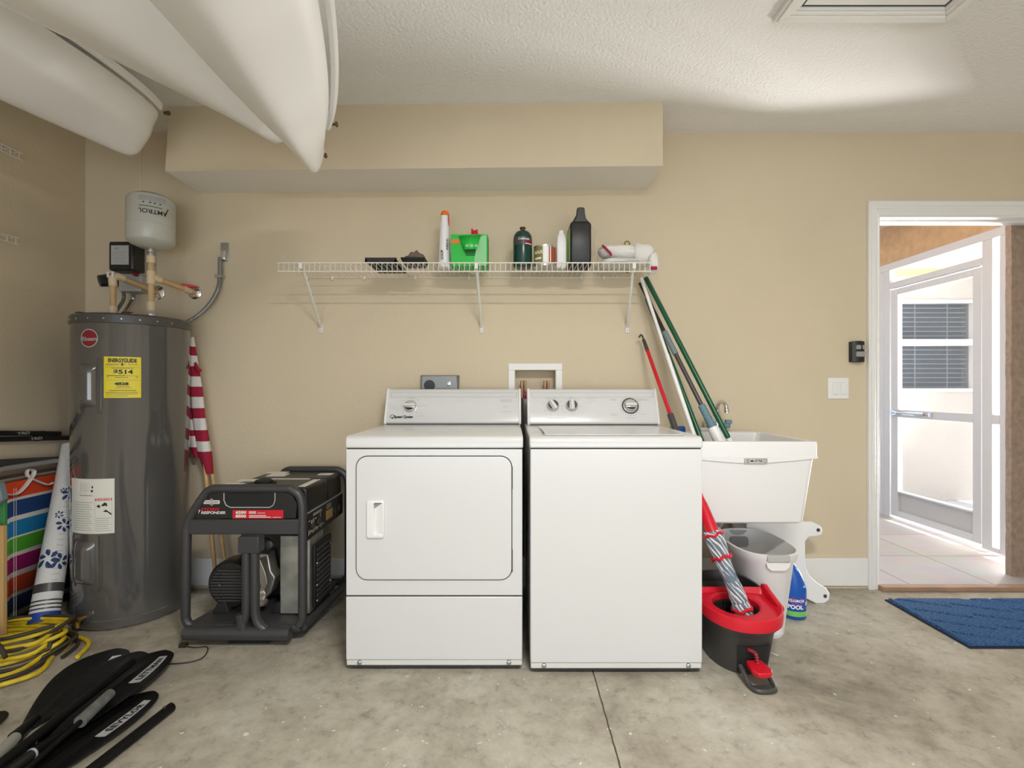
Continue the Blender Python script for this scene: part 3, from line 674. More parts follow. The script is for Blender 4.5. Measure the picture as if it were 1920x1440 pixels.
# ================================================================ LAUNDRY SINK
t = thing('laundry_sink', 'white square laundry tub sink on the wall, right of the washer', 'sink', (1.04, 2.39, 0.50))
b = MB(); y0, y1, x0, x1 = 2.115, 2.672, 0.752, 1.318
def rq(x0, x1, y0, y1, z, r=0.03): return [(x, y, z) for x, y in rrect(x0, x1, y0, y1, r, 4)]
b.rings([rq(x0+0.045, x1-0.05, y0+0.03, y1-0.03, 0.502), rq(x0+0.035, x1-0.04, y0+0.020, y1-0.012, 0.51), rq(x0+0.005, x1-0.005, y0+0.005, y1-0.005, 0.785), rq(x0, x1, y0, y1, 0.785, 0.012),
         rq(x0-0.002, x1+0.003, y0, y1, 0.855, 0.012), rq(x0, x1, y0+0.004, y1, 0.862, 0.012), rq(x0+0.022, x1-0.024, y0+0.022, y1-0.095, 0.862, 0.03), rq(x0+0.03, x1-0.03, y0+0.03, y1-0.10, 0.84, 0.03), rq(x0+0.06, x1-0.065, y0+0.05, y1-0.11, 0.535, 0.05), rq(x0+0.07, x1-0.075, y0+0.06, y1-0.12, 0.528, 0.05)])
b.build('basin', 'white2', t, ang=0.9, bevel=0.002)
b = MB()   # the apron drooping in an arc at the front
N = 24; pt = [];
for i in range(N+1):
    u = i/N; x = x0+(x1-x0)*u; z = 0.790-0.022*(1-abs(2*u-1)**1.6) - 0.0
    pt.append((x, z))
b.prism(pt+[(x1, 0.80), (x0, 0.80)], y0-0.0015, y0+0.014); b.build('apron', 'white2', t, bevel=0.002)
b = MB(); b.prism(rrect(1.0, 1.0+0.099, 0.768, 0.790, 0.002, 2), y0-0.004, y0-0.001); lb = b.build('name_plate', 'gprint', t)
b = MB(); b.rect(1.022, 1.081, 0.771, 0.787, plane_map(0, 0, y0-0.0045)); b.build('name_plate_field', 'offwhite', lb)
b = MB(); b.text('MUSTEE', 0.015, plane_map(1.0515, 0.779, y0-0.005), off=0.0004); b.build('name_plate_text', 'print', lb)
b = MB(); b.rect(1.003, 1.007, 0.771, 0.787, plane_map(0, 0, y0-0.0045)); b.text('8', 0.016, plane_map(1.089, 0.779, y0-0.005)); b.build('name_plate_text', 'offwhite', lb)
# drain pipe and trap
b = MB(); b.tube(spline([(1.02, 2.40, 0.53), (1.02, 2.40, 0.46), (1.02, 2.42, 0.425), (1.02, 2.47, 0.415), (1.02, 2.51, 0.425), (1.02, 2.56, 0.43), (1.02, 2.68, 0.43)], 6), 0.019, 12); b.lathe((1.02, 2.40, 0.47), [(0.027, 0), (0.027, 0.03)], 14); b.build('drain_pipe', 'lgrey', t)
# faucet
f = thing('faucet', 'chrome two handle faucet on the back ledge of the laundry sink', 'faucet', (1.06, 2.62, 0.862))
b = MB(); b.prism_z(rrect(0.985, 1.155, 2.60, 2.645, 0.02, 4), 0.861, 0.884); b.build('base', 'chrome', f, bevel=0.003)
b = MB(); b.lathe((1.055, 2.62, 0.884), [(0.027, 0), (0.029, 0.01), (0.027, 0.05), (0.018, 0.06)], 20); b.build('handle', 'chrome', f)
b = MB(); b.lathe((1.145, 2.62, 0.884), [(0.020, 0), (0.020, 0.02), (0.010, 0.025)], 16); b.box(1.135, 1.168, 2.60, 2.622, 0.905, 0.925); b.build('handle', 'bluegrey', f, bevel=0.003)
b = MB(); pts = spline([(1.098, 2.625, 0.88), (1.098, 2.625, 0.98), (1.098, 2.61, 1.01), (1.10, 2.575, 1.022), (1.104, 2.54, 1.01), (1.106, 2.53, 0.985)], 7); b.tube(pts, 0.0105, 12); b.lathe((1.106, 2.53, 0.967), [(0.014, 0), (0.014, 0.016), (0.011, 0.022)], 14); b.build('spout', 'chrome', f)
# pouch in the sink corner
p = thing('sponge_pack', 'green and blue plastic sponge pack poking up behind the washer corner', 'sponge pack', (0.845, 2.50, 0.53))
b = MB(); b.box(0.815, 0.850, 2.515, 2.545, 0.534, 0.902); b.build('green_half', 'lime', p, bevel=0.01); b = MB(); b.box(0.851, 0.893, 2.515, 2.545, 0.534, 0.898); b.build('blue_half', 'bleach', p, bevel=0.01)

# ================================================================ POLES LEANING BY THE SINK
def line3(a, c, t): return a+(c-a)*t
def pole(name, label, cat, p0, p1, segs, group=None):
    t = thing(name, label, cat, p1)
    for (a, c, r0, r1, m, part) in segs:
        b = MB(); b.tube([line3(p0, p1, a), line3(p0, p1, c)], [r0, r1], 14); b.build(part, m, t)
    return t
TOP = at(1211, 521, 2.62)
e = at(1365, 820, 2.30); g2b = TOP+(e-TOP)*1.36
t = pole('broom', 'long dark green pole leaning rightmost from the shelf end into the sink', 'pole', TOP, g2b, [(0, 0.735, 0.0125, 0.0125, 'green', 'handle'), (0.725, 0.76, 0.012, 0.004, 'green', 'socket'), (0.74, 1, 0.013, 0.020, 'white2', 'brush_neck')])
T2 = at(1200, 531, 2.645); e2 = at(1350, 829, 2.30)
g = T2+(e2-T2)*1.30
def frac(py, a, c):
    lo, hi = 0, 1
    for _ in range(40):
        m_ = (lo+hi)/2; p = a+(c-a)*m_
        y = 729+(1.09-p.z)*F/p.y
        if y < py: lo = m_
        else: hi = m_
    return lo
q = [frac(k, T2, g) for k in (622, 664, 760, 802)]
t = pole('scrub_brush', 'black pole with slate sleeve and ribbed blue grip above a white base, in the sink', 'brush', T2, g, [(0, q[0], 0.009, 0.009, 'black', 'handle'), (q[0], q[1], 0.014, 0.014, 'slate', 'sleeve'), (q[1], q[2], 0.011, 0.011, 'dgrey', 'handle'), (q[3], 1, 0.026, 0.034, 'white2', 'brush_base')])
b = MB(); n = 22
pp = [line3(T2, g, q[2]+(q[3]-q[2])*i/n) for i in range(n+1)]; b.tube(pp, [0.0185 if i % 2 else 0.0165 for i in range(n+1)], 14); b.build('ribbed_grip', 'bluegrey', t)
T3 = at(1202, 521, 2.585); e3 = at(1301, 815, 2.33); g3 = T3+(e3-T3)*1.33
q = [frac(k, T3, g3) for k in (580, 665)]
t = pole('extension_pole', 'thin silver white telescopic pole leaning from the shelf end behind the washer', 'pole', T3, g3, [(0, q[1], 0.0085, 0.0085, 'white2', 'handle'), (q[1], 1, 0.0105, 0.0105, 'trim', 'outer_tube')])
T4 = at(1213, 560, 2.655); e4 = at(1312, 817, 2.345); g4 = T4+(e4-T4)*1.33
pole('broom', 'dark green pole directly behind the silver pole, dropping behind the washer corner', 'pole', T4, g4, [(0, 0.97, 0.0115, 0.0115, 'green', 'handle'), (0.97, 1, 0.013, 0.013, 'black', 'socket')])
# red mop
a = Vector((0.700, 2.61, 1.35)); c = Vector((0.829, 2.035, 0.50))
t = thing('twist_mop', 'red handled mop with grey and white yarn standing in the spin bucket', 'mop', (0.83, 2.0, 0.25))
b = MB(); b.tube([line3(a, c, 0.06), line3(a, c, 0.455)], 0.0095, 12); b.build('handle', 'red', t)
b = MB(); b.tube([line3(a, c, 0.0), line3(a, c, 0.07)], [0.009, 0.0105], 12); b.tube(spline([line3(a, c, 0.0), a+Vector((-0.006, 0.002, 0.02)), a+Vector((-0.016, 0, 0.026)), a+Vector((-0.024, 0, 0.012))], 4), 0.005, 8); b.build('hanging_hook', 'dgrey', t)
b = MB(); b.tube([line3(a, c, 0.45), line3(a, c, 0.63)], [0.0155, 0.014], 12); b.build('grip_sleeve', 'dgrey', t)
b = MB(); b.tube([line3(a, c, 0.60), line3(a, c, 0.86), line3(a, c, 0.89), line3(a, c, 1.02)], [0.0125, 0.016, 0.021, 0.030], 14); b.build('head_socket', 'red', t)
# yarn head: twisted strands
c2 = Vector((0.922, 1.945, 0.185)); ax = [c, c+Vector((0.012, -0.01, -0.04)), Vector((0.868, 1.99, 0.36)), Vector((0.895, 1.96, 0.28)), c2]; axs = spline(ax, 10)
mid = len(axs)
def strandbm(k, nk, r_out):
    pts = []
    for i, p in enumerate(axs):
        u = i/(mid-1); R_ = r_out*(0.92+0.18*math.sin(u*PI*2.2+0.6)-0.18*max(0, u-0.8)*5*0.5); 
        tdir = (axs[min(i+1, mid-1)]-axs[max(i-1, 0)]).normalized(); A, B = frame_of(tdir)
        q = 2*PI*k/nk+u*5.5+0.12*math.sin(u*22+k*2)
        pts.append(p+A*math.cos(q)*R_+B*math.sin(q)*R_)
    return pts
b = MB()
for k in range(22): b.m(k % 2).tube(strandbm(k, 22, 0.031), 0.0056, 6)
b.m(0).tube(axs, 0.029, 12)
b.build('yarn', ['yarn_g', 'yarn_w'], t)
for u in (0.10, 0.42, 0.90):
    i = int(u*(mid-1)); p = axs[i]; td = (axs[i+1]-axs[i-1]).normalized(); A, B = frame_of(td)
    b = MB(); b.tube([p+A*math.cos(2*PI*k/16)*0.037+B*math.sin(2*PI*k/16)*0.037+td*0.006*math.sin(k*1.9) for k in range(16)], 0.0062, 6, closed=True); b.build('red_band', 'red', t)

# ================================================================ SPIN MOP BUCKET
bc = Vector((0.910, 2.02, 0))
t = thing('mop_bucket', 'dark grey spin mop bucket with a red wringer deck and foot pedal', 'bucket', bc)
def ov(rx, ry, z, n=40, cx=0, cy=0, tilt=0.0):
    o = []
    for k in range(n):
        q = 2*PI*k/n; cxx = math.copysign(abs(math.cos(q))**0.86, math.cos(q)); sy = math.copysign(abs(math.sin(q))**0.86, math.sin(q))
        o.append((bc.x+cx+rx*cxx, bc.y+cy+ry*sy, z+tilt*sy))
    return o
b = MB(); b.rings([ov(0.108, 0.148, 0.0), ov(0.112, 0.152, 0.008), ov(0.134, 0.18, 0.16), ov(0.148, 0.195, 0.19, tilt=0.02), ov(0.155, 0.203, 0.236, tilt=0.036), ov(0.148, 0.196, 0.236, tilt=0.036), ov(0.125, 0.17, 0.16), ov(0.10, 0.14, 0.02)])
bk = b.build('tub', 'dgrey', t, ang=0.9)
# red deck covering the front two thirds, with a basket hole
def deckpt(q, s_, z):   # ring param between hole and rim
    cx, sy = math.cos(q), math.sin(q); hx, hy = bc.x-0.012+0.088*cx, bc.y-0.048+0.084*sy
    rx, ry = bc.x+0.161*math.copysign(abs(cx)**0.86, cx), min(bc.y+0.209*math.copysign(abs(sy)**0.86, sy), bc.y+0.055)
    yy = hy+(ry-hy)*s_; return Vector((hx+(rx-hx)*s_, yy, z+0.004+0.09*(yy-bc.y)))
b = MB(); n = 48; R = []
for k in range(n):
    q = 2*PI*k/n; tl = 0.02*math.sin(q)
    R.append([deckpt(q, 0.0, 0.195), deckpt(q, 0.0, 0.225), deckpt(q, 0.12, 0.231), deckpt(q, 0.75, 0.222), deckpt(q, 0.93, 0.245+0.6*tl*0), deckpt(q, 1.0, 0.243), deckpt(q, 1.03, 0.222), deckpt(q, 1.0, 0.200)])
b.rings(R, loop=True, closed_ring=False); b.build('wringer_deck', 'red', t, ang=0.9)
b = MB(); b.prism_x([(bc.y-0.10, 0.215), (bc.y-0.10, 0.235), (bc.y+0.00, 0.262), (bc.y+0.03, 0.274), (bc.y+0.055, 0.268), (bc.y+0.055, 0.235)], bc.x+0.138, bc.x+0.158); b.build('splash_guard', 'red', t, bevel=0.006)
b = MB(); hc = Vector((bc.x-0.012, bc.y-0.048, -0.008))
for k in range(40):
    q = 2*PI*k/40; T = Matrix.Translation(hc) @ Matrix.Rotation(q, 4, 'Z')
    b.tube([hc+Vector((0.085*math.cos(q), 0.082*math.sin(q), 0.218)), hc+Vector((0.074*math.cos(q), 0.072*math.sin(q), 0.13))], 0.0035, 5)
b.lathe(hc+Vector((0, 0, 0.115)), [(0.08, 0), (0.08, 0.012)], 24)
b.build('spin_basket', 'blackm', t)
b = MB(); R = []
for k in range(24):
    q = 2*PI*k/24; R.append(hc+Vector((0.086*math.cos(q), 0.083*math.sin(q), 0.213)))
b.tube(R, 0.004, 6, closed=True); b.build('basket_ring', 'black', t)
# dark cavity lining the back half
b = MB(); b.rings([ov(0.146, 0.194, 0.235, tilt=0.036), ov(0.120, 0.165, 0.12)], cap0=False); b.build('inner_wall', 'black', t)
# dark patch painting the recess shade, pedal and foot loop at the front right
pd = Vector((bc.x-0.008, bc.y-0.150, 0)); T = Matrix.Translation(pd) @ Matrix.Rotation(math.radians(4), 4, 'Z')
def tubp(q, z, off=0.002):
    k = min(1, z/0.16); rx, ry = 0.112+0.022*k+off, 0.152+0.028*k+off
    return Vector((bc.x+rx*math.copysign(abs(math.cos(q))**0.86, math.cos(q)), bc.y+ry*math.copysign(abs(math.sin(q))**0.86, math.sin(q)), z))
b = MB(); b.grid(lambda u, v: tubp(math.radians(247+58*u), 0.012+0.108*v), 10, 3); b.build('recess_shade_patch', 'blackm', t)
b = MB(); b.tube(spline([T @ Vector((-0.022, -0.03, 0.115)), T @ Vector((0.0, -0.045, 0.105)), T @ Vector((0.005, -0.05, 0.07))], 8), [0.006+0.002*(i % 2) for i in range(17)], 8); b.build('spring', 'dred', t)
b = MB(); b.hexa([T @ Vector(p) for p in ((-0.028, -0.03, 0.050), (0.030, -0.03, 0.050), (0.036, -0.085, 0.048), (0.022, -0.105, 0.046), (-0.018, -0.105, 0.046), (-0.032, -0.085, 0.048))],
               [T @ Vector(p) for p in ((-0.028, -0.03, 0.074), (0.030, -0.03, 0.074), (0.040, -0.085, 0.068), (0.028, -0.108, 0.066), (-0.022, -0.108, 0.066), (-0.036, -0.085, 0.068))])
b.build('pedal', 'red', t, bevel=0.004)
b = MB(); lp = [T @ Vector(p) for p in ((-0.045, -0.02, 0.05), (-0.046, -0.05, 0.035), (-0.044, -0.085, 0.012), (-0.030, -0.115, 0.010), (0.028, -0.115, 0.010), (0.044, -0.085, 0.012), (0.044, -0.04, 0.035), (0.042, -0.005, 0.05))]
b.tube(spline(lp, 5), 0.0095, 8); b.hexa([T @ Vector(p) for p in ((-0.042, -0.112, 0.001), (0.042, -0.112, 0.001), (0.042, -0.085, 0.001), (-0.042, -0.085, 0.001))], [T @ Vector(p) for p in ((-0.040, -0.11, 0.012), (0.040, -0.11, 0.012), (0.040, -0.085, 0.014), (-0.040, -0.085, 0.014))])
b.build('foot_loop', 'dgrey', t, bevel=0.002)

# ================================================================ HAMPER, STEP STOOL, BOTTLE
hc = Vector((1.135, 2.285, 0)); t = thing('laundry_hamper', 'tall white plastic laundry hamper with grey handles under the sink', 'hamper', hc)
def hv(rx, ry, z, n=48, e=0.72, lift=0.0):
    o = []
    for k in range(n):
        q = 2*PI*k/n; o.append((hc.x+rx*math.copysign(abs(math.cos(q))**e, math.cos(q)), hc.y+ry*math.copysign(abs(math.sin(q))**e, math.sin(q)), z+lift*math.sin(q)))
    return o
b = MB(); b.rings([hv(0.078, 0.146, 0.0), hv(0.083, 0.152, 0.01), hv(0.122, 0.182, 0.33), hv(0.136, 0.192, 0.345), hv(0.142, 0.198, 0.382, lift=0.004), hv(0.132, 0.187, 0.384, lift=0.004), hv(0.118, 0.177, 0.33), hv(0.08, 0.155, 0.02)])
b.build('tub', 'white2', t, ang=0.9)
for (yy, sg) in ((hc.y-0.193, -1), (hc.y+0.189, 1)):
    b = MB(); b.prism(rrect(hc.x-0.048, hc.x+0.050, 0.352, 0.380, 0.006, 3), yy-0.008, yy+0.008); b.build('handle_grip', 'lgrey', t, bevel=0.003)
b = MB(); b.prism([(hc.x-0.05, 0.348), (hc.x+0.055, 0.348), (hc.x+0.048, 0.325), (hc.x+0.03, 0.312), (hc.x-0.028, 0.312), (hc.x-0.046, 0.325)], hc.y-0.1945, hc.y-0.176); b.build('handle_pocket', 'trim', t, bevel=0.003)
b = MB(); b.prism(rrect(hc.x-0.045, hc.x+0.045, 0.300, 0.350, 0.012, 3), hc.y+0.164, hc.y+0.174); b.build('handle_opening', 'grey', t)

t = thing('step_stool', 'white plastic step stool lying on its side behind the hamper', 'step stool', (1.42, 2.55, 0))
prof = [(1400, 997), (1445, 990), (1500, 994), (1526, 995), (1538, 1001), (1543, 1010), (1541, 1018), (1532, 1021), (1517, 1022), (1510, 1030), (1510, 1060), (1512, 1082), (1520, 1097), (1533, 1108), (1549, 1118), (1556, 1128), (1555, 1140), (1546, 1147), (1530, 1147), (1505, 1134), (1488, 1110), (1478, 1070), (1470, 1036), (1400, 1030)]
def sp(px, py, d=2.49): return ((px-960)*d/F, 1.09-(py-729)*d/F+0.0)
pf = [sp(*p) for p in prof]; zmin = min(p[1] for p in pf); pf = [(x, z-zmin) for x, z in pf]
for yy in (2.49, 2.64):
    b = MB(); b.prism(pf, yy, yy+0.028); pn = b.build('side_panel', 'white2', t, bevel=0.004)
    for (px, py) in ((1534, 1009), (1547, 1133)):
        x, z = sp(px, py); z -= zmin; MB().cyl((x, yy-0.002, z), (x, yy+0.004, z), 0.009, seg=16).build('rubber_foot', 'dgrey', pn)
b = MB(); x, z = sp(1500, 1000); b.box(x-0.22, x+0.01, 2.518, 2.64, z-zmin-0.03, z-zmin-0.005); x, z = sp(1495, 1080); b.box(x-0.012, x+0.012, 2.518, 2.64, z-zmin-0.1, z-zmin+0.1); b.build('step_board', 'white2', t, bevel=0.004)

bx, by_ = 1.352, 2.345
t = thing('bleach_bottle', 'blue plastic pool bleach bottle with a lime band, beside the hamper', 'bottle', (bx, by_, 0))
b = MB(); R = []
for (r, z, ox) in ((0.044, 0, 0), (0.050, 0.006, 0), (0.051, 0.10, 0), (0.051, 0.135, 0), (0.047, 0.165, -0.002), (0.040, 0.20, -0.008), (0.028, 0.24, -0.018), (0.018, 0.262, -0.028), (0.015, 0.275, -0.030), (0.015, 0.285, -0.030)):
    R.append([(bx+ox+r*math.cos(2*PI*k/28), by_+r*0.8*math.sin(2*PI*k/28), z) for k in range(28)])
b.rings(R); bo = b.build('bottle', 'bleach', t, ang=0.9)
b = MB(); b.lathe((bx-0.030, by_, 0.283), [(0.019, 0), (0.019, 0.022), (0.016, 0.025)], 20); b.build('cap', 'white2', t)
def bm_(u, v, off=0.0008):   # wrap around the bottle front: u metres along the arc
    q = -PI/2+u/0.051; return Vector((bx+(0.051+off)*math.cos(q), by_+(0.051*0.8+off)*math.sin(q), v))
b = MB(); b.rect(-0.06, 0.06, 0.018, 0.042, lambda u, v: bm_(u, v), 16); b.build('lime_band', 'lime', t)
b = MB()
N = 20; b.f([b.v(bm_(-0.012+0.034*math.cos(2*PI*i/N), 0.092+0.017*math.sin(2*PI*i/N), 0.001)) for i in range(N)]); b.build('logo_oval', 'magenta', t)
b = MB(); b.text('CLOROX', 0.017, lambda u, v: bm_(u-0.014, v+0.092, 0.0016), off=0.0006); b.text('POOL', 0.026, lambda u, v: bm_(u-0.020, v+0.062, 0.0016), off=0.0012); b.rect(0.030, 0.056, 0.070, 0.086, lambda u, v: bm_(u, v, 0.0012), 4); b.build('bottle_lettering', 'white2', t)
b = MB(); [b.rect(0.033, 0.053, z, z+0.003, lambda u, v: bm_(u, v, 0.0018), 4) for z in (0.073, 0.080)]; b.build('small_print', 'navy', t)
b = MB(); b.hexa([(bx+0.020, by_-0.038, 0.150), (bx+0.046, by_-0.022, 0.150), (bx+0.040, by_-0.005, 0.150), (bx+0.020, by_-0.005, 0.150)], [(bx-0.012, by_-0.022, 0.245), (bx+0.003, by_-0.016, 0.245), (bx, by_-0.002, 0.245), (bx-0.012, by_-0.002, 0.245)]); b.build('grip_panel', 'lblue', t, bevel=0.004)

# ================================================================ RUG
t = thing('door_mat', 'blue ribbed mat with dark border on the concrete before the doorway', 'mat', (2.4, 2.29, 0))
b = MB(); b.prism_z([(1.917, 2.055), (2.95, 2.055), (2.95, 2.525), (1.917, 2.525)], 0.001, 0.007); b.build('border', 'rug_edge', t, bevel=0.002)
b = MB()
def rugz(x, y):
    u = (x-1.93)/0.245; w = (y-2.06)/0.115; fu = u-math.floor(u); i = math.floor(u)
    s_ = (w+0.9*fu+0.5*(i % 2)) % 1.0; g = min(abs(s_), abs(1-s_)); gr = 0.0 if fu < 0.07 or fu > 0.95 else math.exp(-(g/0.075)**2)
    return 0.017-0.0105*gr+0.0006*math.sin(x*300)*math.sin(y*330)
b.grid(lambda u, v: Vector((1.927+1.018*u, 2.066+0.450*v, rugz(1.927+1.018*u, 2.066+0.450*v) if 0.002 < u < 0.998 and 0.002 < v < 0.998 else 0.006)), 300, 260)
b.build('pile', 'rug', t)
# ================================================================ THINGS ON THE WIRE SHELF
S0 = SD+0.0035
def six(px, d=2.5): return (px-960)*d/F
t = thing('vent_tray', 'flat black slatted plastic tray lying leftmost on the wire shelf', 'tray', (-0.64, 2.48, S0))
b = MB(); b.box(-0.712, -0.560, 2.375, 2.387, S0, S0+0.022); b.box(-0.705, -0.560, 2.60, 2.61, S0, S0+0.012); b.box(-0.712, -0.702, 2.375, 2.61, S0, S0+0.014); b.box(-0.570, -0.560, 2.375, 2.61, S0, S0+0.014)
for i in range(9): b.box(-0.700+i*0.0165, -0.691+i*0.0165, 2.385, 2.60, S0, S0+0.008)
b.build('tray', 'black', t, bevel=0.001)
MB().box(-0.702, -0.570, 2.387, 2.60, S0+0.0085, S0+0.010).build('mesh_backing', 'grey', t)
t = thing('cloth_tray', 'black tray holding crumpled grey brown cloth, second from the left on the shelf', 'tray', (-0.49, 2.45, S0))
b = MB(); x0, x1 = -0.545, -0.425
b.rings([[(x, y, S0) for x, y in rrect(x0+0.012, x1-0.012, 2.40, 2.50, 0.01)], [(x, y, S0+0.026) for x, y in rrect(x0, x1, 2.385, 2.515, 0.01)], [(x, y, S0+0.022) for x, y in rrect(x0+0.01, x1-0.01, 2.395, 2.505, 0.01)]]); b.build('tray', 'black', t)
b = MB(); R = []
for i in range(15):
    u = i/14; x = x0+0.008+u*0.105; h = 0.020+0.040*math.sin(PI*min(1, u*0.9+0.05))*(0.6+0.5*u)+0.006*math.sin(u*23); wd = 0.045*math.sin(PI*(0.08+0.84*u))
    R.append([(x, 2.45+wd*math.cos(q), S0+0.014+h*0.5+h*0.5*math.sin(q)+0.004*math.sin(q*5+u*17)) for q in [2*PI*k/16 for k in range(16)]])
b.rings(R); b.build('crumpled_cloth', 'cloth_g', t)
t = thing('spray_tube', 'tall white squeeze bottle with an orange cap on the shelf', 'bottle', (six(834), 2.5, S0))
x = six(833.5); b = MB(); b.lathe((x, 2.5, S0), [(0.030, 0), (0.033, 0.004), (0.030, 0.05), (0.024, 0.20), (0.022, 0.23), (0.0195, 0.235), (0.0195, 0.262), (0.022, 0.265)], 24); b.build('bottle', 'white2', t)
b = MB(); b.lathe((x+0.002, 2.5, S0+0.265), [(0.023, 0), (0.022, 0.01), (0.017, 0.024), (0.014, 0.026)], 10); b.build('cap', 'orange', t)
b = MB(); b.tube([(x+0.022, 2.485, S0+0.258), (x+0.025, 2.483, S0+0.215)], 0.0025, 6); b.build('trigger', 'red', t)
def cyl_wrap(cx, cy, r): return lambda u, v, off=0.0008: Vector((cx+(r+off)*math.sin(u/r), cy-(r+off)*math.cos(u/r), v))
cw = cyl_wrap(x, 2.5, 0.0285); b = MB()
b.text('GOOP', 0.018, lambda u, v: cw(-v-0.008, S0+0.06+u, 0.0022), off=0.0005); b.text('WEED-N', 0.016, lambda u, v: cw(-v+0.018, S0+0.115+u*0.9, 0.001), off=0.0003)
b.build('lettering', 'print', t)
# green box
gx0, gx1 = six(848), six(915); t = thing('green_carton', 'bright green cardboard box with a torn front flap on the shelf', 'box', ((gx0+gx1)/2, 2.49, S0))
b = MB(); b.box(gx0, gx1, 2.45, 2.55, S0, S0+0.158); b.m(1).box(gx0-0.001, gx0, 2.452, 2.548, S0, S0+0.157); b.box(gx1, gx1+0.001, 2.452, 2.548, S0, S0+0.157); b.build('carton', ['gbox', 'gboxd'], t, smooth=False)
mp = plane_map(0, 0, 2.4485)
b = MB(); b.poly([(gx0+0.04, S0+0.150), (gx1-0.035, S0+0.157), (gx1-0.050, S0+0.05), (gx0+0.075, S0+0.05)], mp); b.build('opening', 'gboxd', t)
b = MB(); b.f([b.v(p) for p in ((gx0+0.038, 2.448, S0+0.148), (gx1-0.032, 2.448, S0+0.157), (gx1-0.052, 2.415, S0+0.075), (gx0+0.072, 2.415, S0+0.072))]); b.build('flap', 'gbox', t, solid=0.0015)
b = MB(); b.poly([(gx1-0.048, S0+0.14), (gx1-0.006, S0+0.155), (gx1-0.006, S0+0.002), (gx1-0.060, S0+0.002), (gx1-0.066, S0+0.03)], plane_map(0, 0, 2.4482)); b.build('pale_panel', 'gboxl', t)
b = MB()
for k in range(3):
    cx, cz = gx0+0.083+k*0.022, S0+0.093
    for i in range(10):
        a, c = 2*PI*i/10, 2*PI*(i+1)/10; Y = lambda z: 2.415+(z-S0-0.073)*0.42-0.0015
        q = lambda s_, r_: Vector((cx+r_*math.cos(s_), Y(cz+r_*math.sin(s_))-0.001, cz+r_*math.sin(s_)))
        b.f([b.v(q(a, 0.0042)), b.v(q(c, 0.0042)), b.v(q(c, 0.007)), b.v(q(a, 0.007))])
b.build('printed_rings', 'white2', t)
b = MB(); b.rect(gx0+0.003, gx0+0.042, S0+0.112, S0+0.132, plane_map(0, 0, 2.4478)); b.build('printed_patch', 'orange', t)
x = six(890, 2.6); t = thing('red_capped_bottle', 'white bottle with a red flip cap standing behind the green carton', 'bottle', (x, 2.6, S0))
MB().lathe((x, 2.6, S0), [(0.028, 0), (0.028, 0.12), (0.022, 0.17), (0.016, 0.185), (0.016, 0.192)], 20).build('bottle', 'white2', t)
b = MB(); b.lathe((x, 2.6, S0+0.192), [(0.020, 0), (0.018, 0.018), (0.016, 0.03), (0.010, 0.031)], 12); b.box(x-0.018, x-0.008, 2.59, 2.61, S0+0.2, S0+0.232); b.box(x+0.006, x+0.017, 2.59, 2.61, S0+0.2, S0+0.228); b.build('cap', 'red', t)
# propane
x = six(980); t = thing('propane_cylinder', 'dark green propane cylinder with a printed band, standing on the shelf', 'gas cylinder', (x, 2.5, S0))
MB().lathe((x, 2.5, S0), [(0.038, 0), (0.046, 0.005), (0.048, 0.012), (0.048, 0.145), (0.045, 0.165), (0.034, 0.182), (0.016, 0.191), (0.012, 0.192)], 32).build('cylinder', 'pgreen', t)
b = MB(); b.lathe((x, 2.5, S0+0.191), [(0.011, 0), (0.011, 0.008), (0.015, 0.010), (0.015, 0.017), (0.006, 0.019)], 14); b.build('valve', 'brown', t)
cw = cyl_wrap(x, 2.5, 0.048); b = MB(); b.rect(-0.060, 0.060, S0+0.110, S0+0.150, lambda u, v: cw(u, v), 20); b.build('label_band', 'dgrey', t)
b = MB(); b.rect(0.010, 0.060, S0+0.118, S0+0.130, lambda u, v: cw(u, v, 0.0014), 8); b.build('label_patch', 'dred', t)
b = MB(); b.text('Coleman', 0.016, lambda u, v: cw(u+0.005, S0+0.138+v, 0.0016), off=0.0003); b.rect(0.012, 0.05, S0+0.112, S0+0.116, lambda u, v: cw(u, v, 0.0014), 8); b.build('lettering', 'white2', t)
# tin
x = six(1021); t = thing('label_tin', 'short wide tin with a red and white label, right of the propane cylinder', 'tin', (x, 2.5, S0))
MB().lathe((x, 2.5, S0), [(0.052, 0), (0.056, 0.003), (0.056, 0.014), (0.054, 0.016), (0.054, 0.100), (0.056, 0.103), (0.056, 0.107), (0.05, 0.107)], 32).build('tin', 'canlid', t)
cw = cyl_wrap(x, 2.5, 0.054)
for (a, c, m_, z0, z1) in ((-0.075, -0.012, 'olive', 0.018, 0.099), (-0.012, 0.018, 'white2', 0.018, 0.099), (0.018, 0.078, 'rust', 0.018, 0.099)):
    b = MB(); b.rect(a, c, S0+z0, S0+z1, lambda u, v: cw(u, v), 10); b.build('label_panel', m_, t)
b = MB(); b.text('MAX', 0.024, lambda u, v: cw(u-0.038, S0+0.07+v, 0.0014), off=0.0006); b.rect(-0.06, -0.02, S0+0.035, S0+0.045, lambda u, v: cw(u, v, 0.0013), 6); b.rect(0.024, 0.030, S0+0.018, S0+0.099, lambda u, v: cw(u, v, 0.0013), 2); b.build('lettering', 'white2', t)
# slim white bottle
x = six(1052.5); t = thing('slim_white_bottle', 'slim plain white bottle between the tin and the black jug', 'bottle', (x, 2.5, S0))
b = MB(); R = [[(px_, py_, S0+z) for px_, py_ in rrect(x-a, x+a, 2.5-a*0.8, 2.5+a*0.8, a*0.35, 3)] for a, z in ((0.022, 0), (0.025, 0.004), (0.025, 0.125), (0.022, 0.155), (0.015, 0.172), (0.014, 0.175))]
b.rings(R); b.build('bottle', 'white2', t, ang=0.8); MB().lathe((x, 2.5, S0+0.172), [(0.0155, 0), (0.0155, 0.016), (0.012, 0.019)], 16).build('cap', 'trim', t)
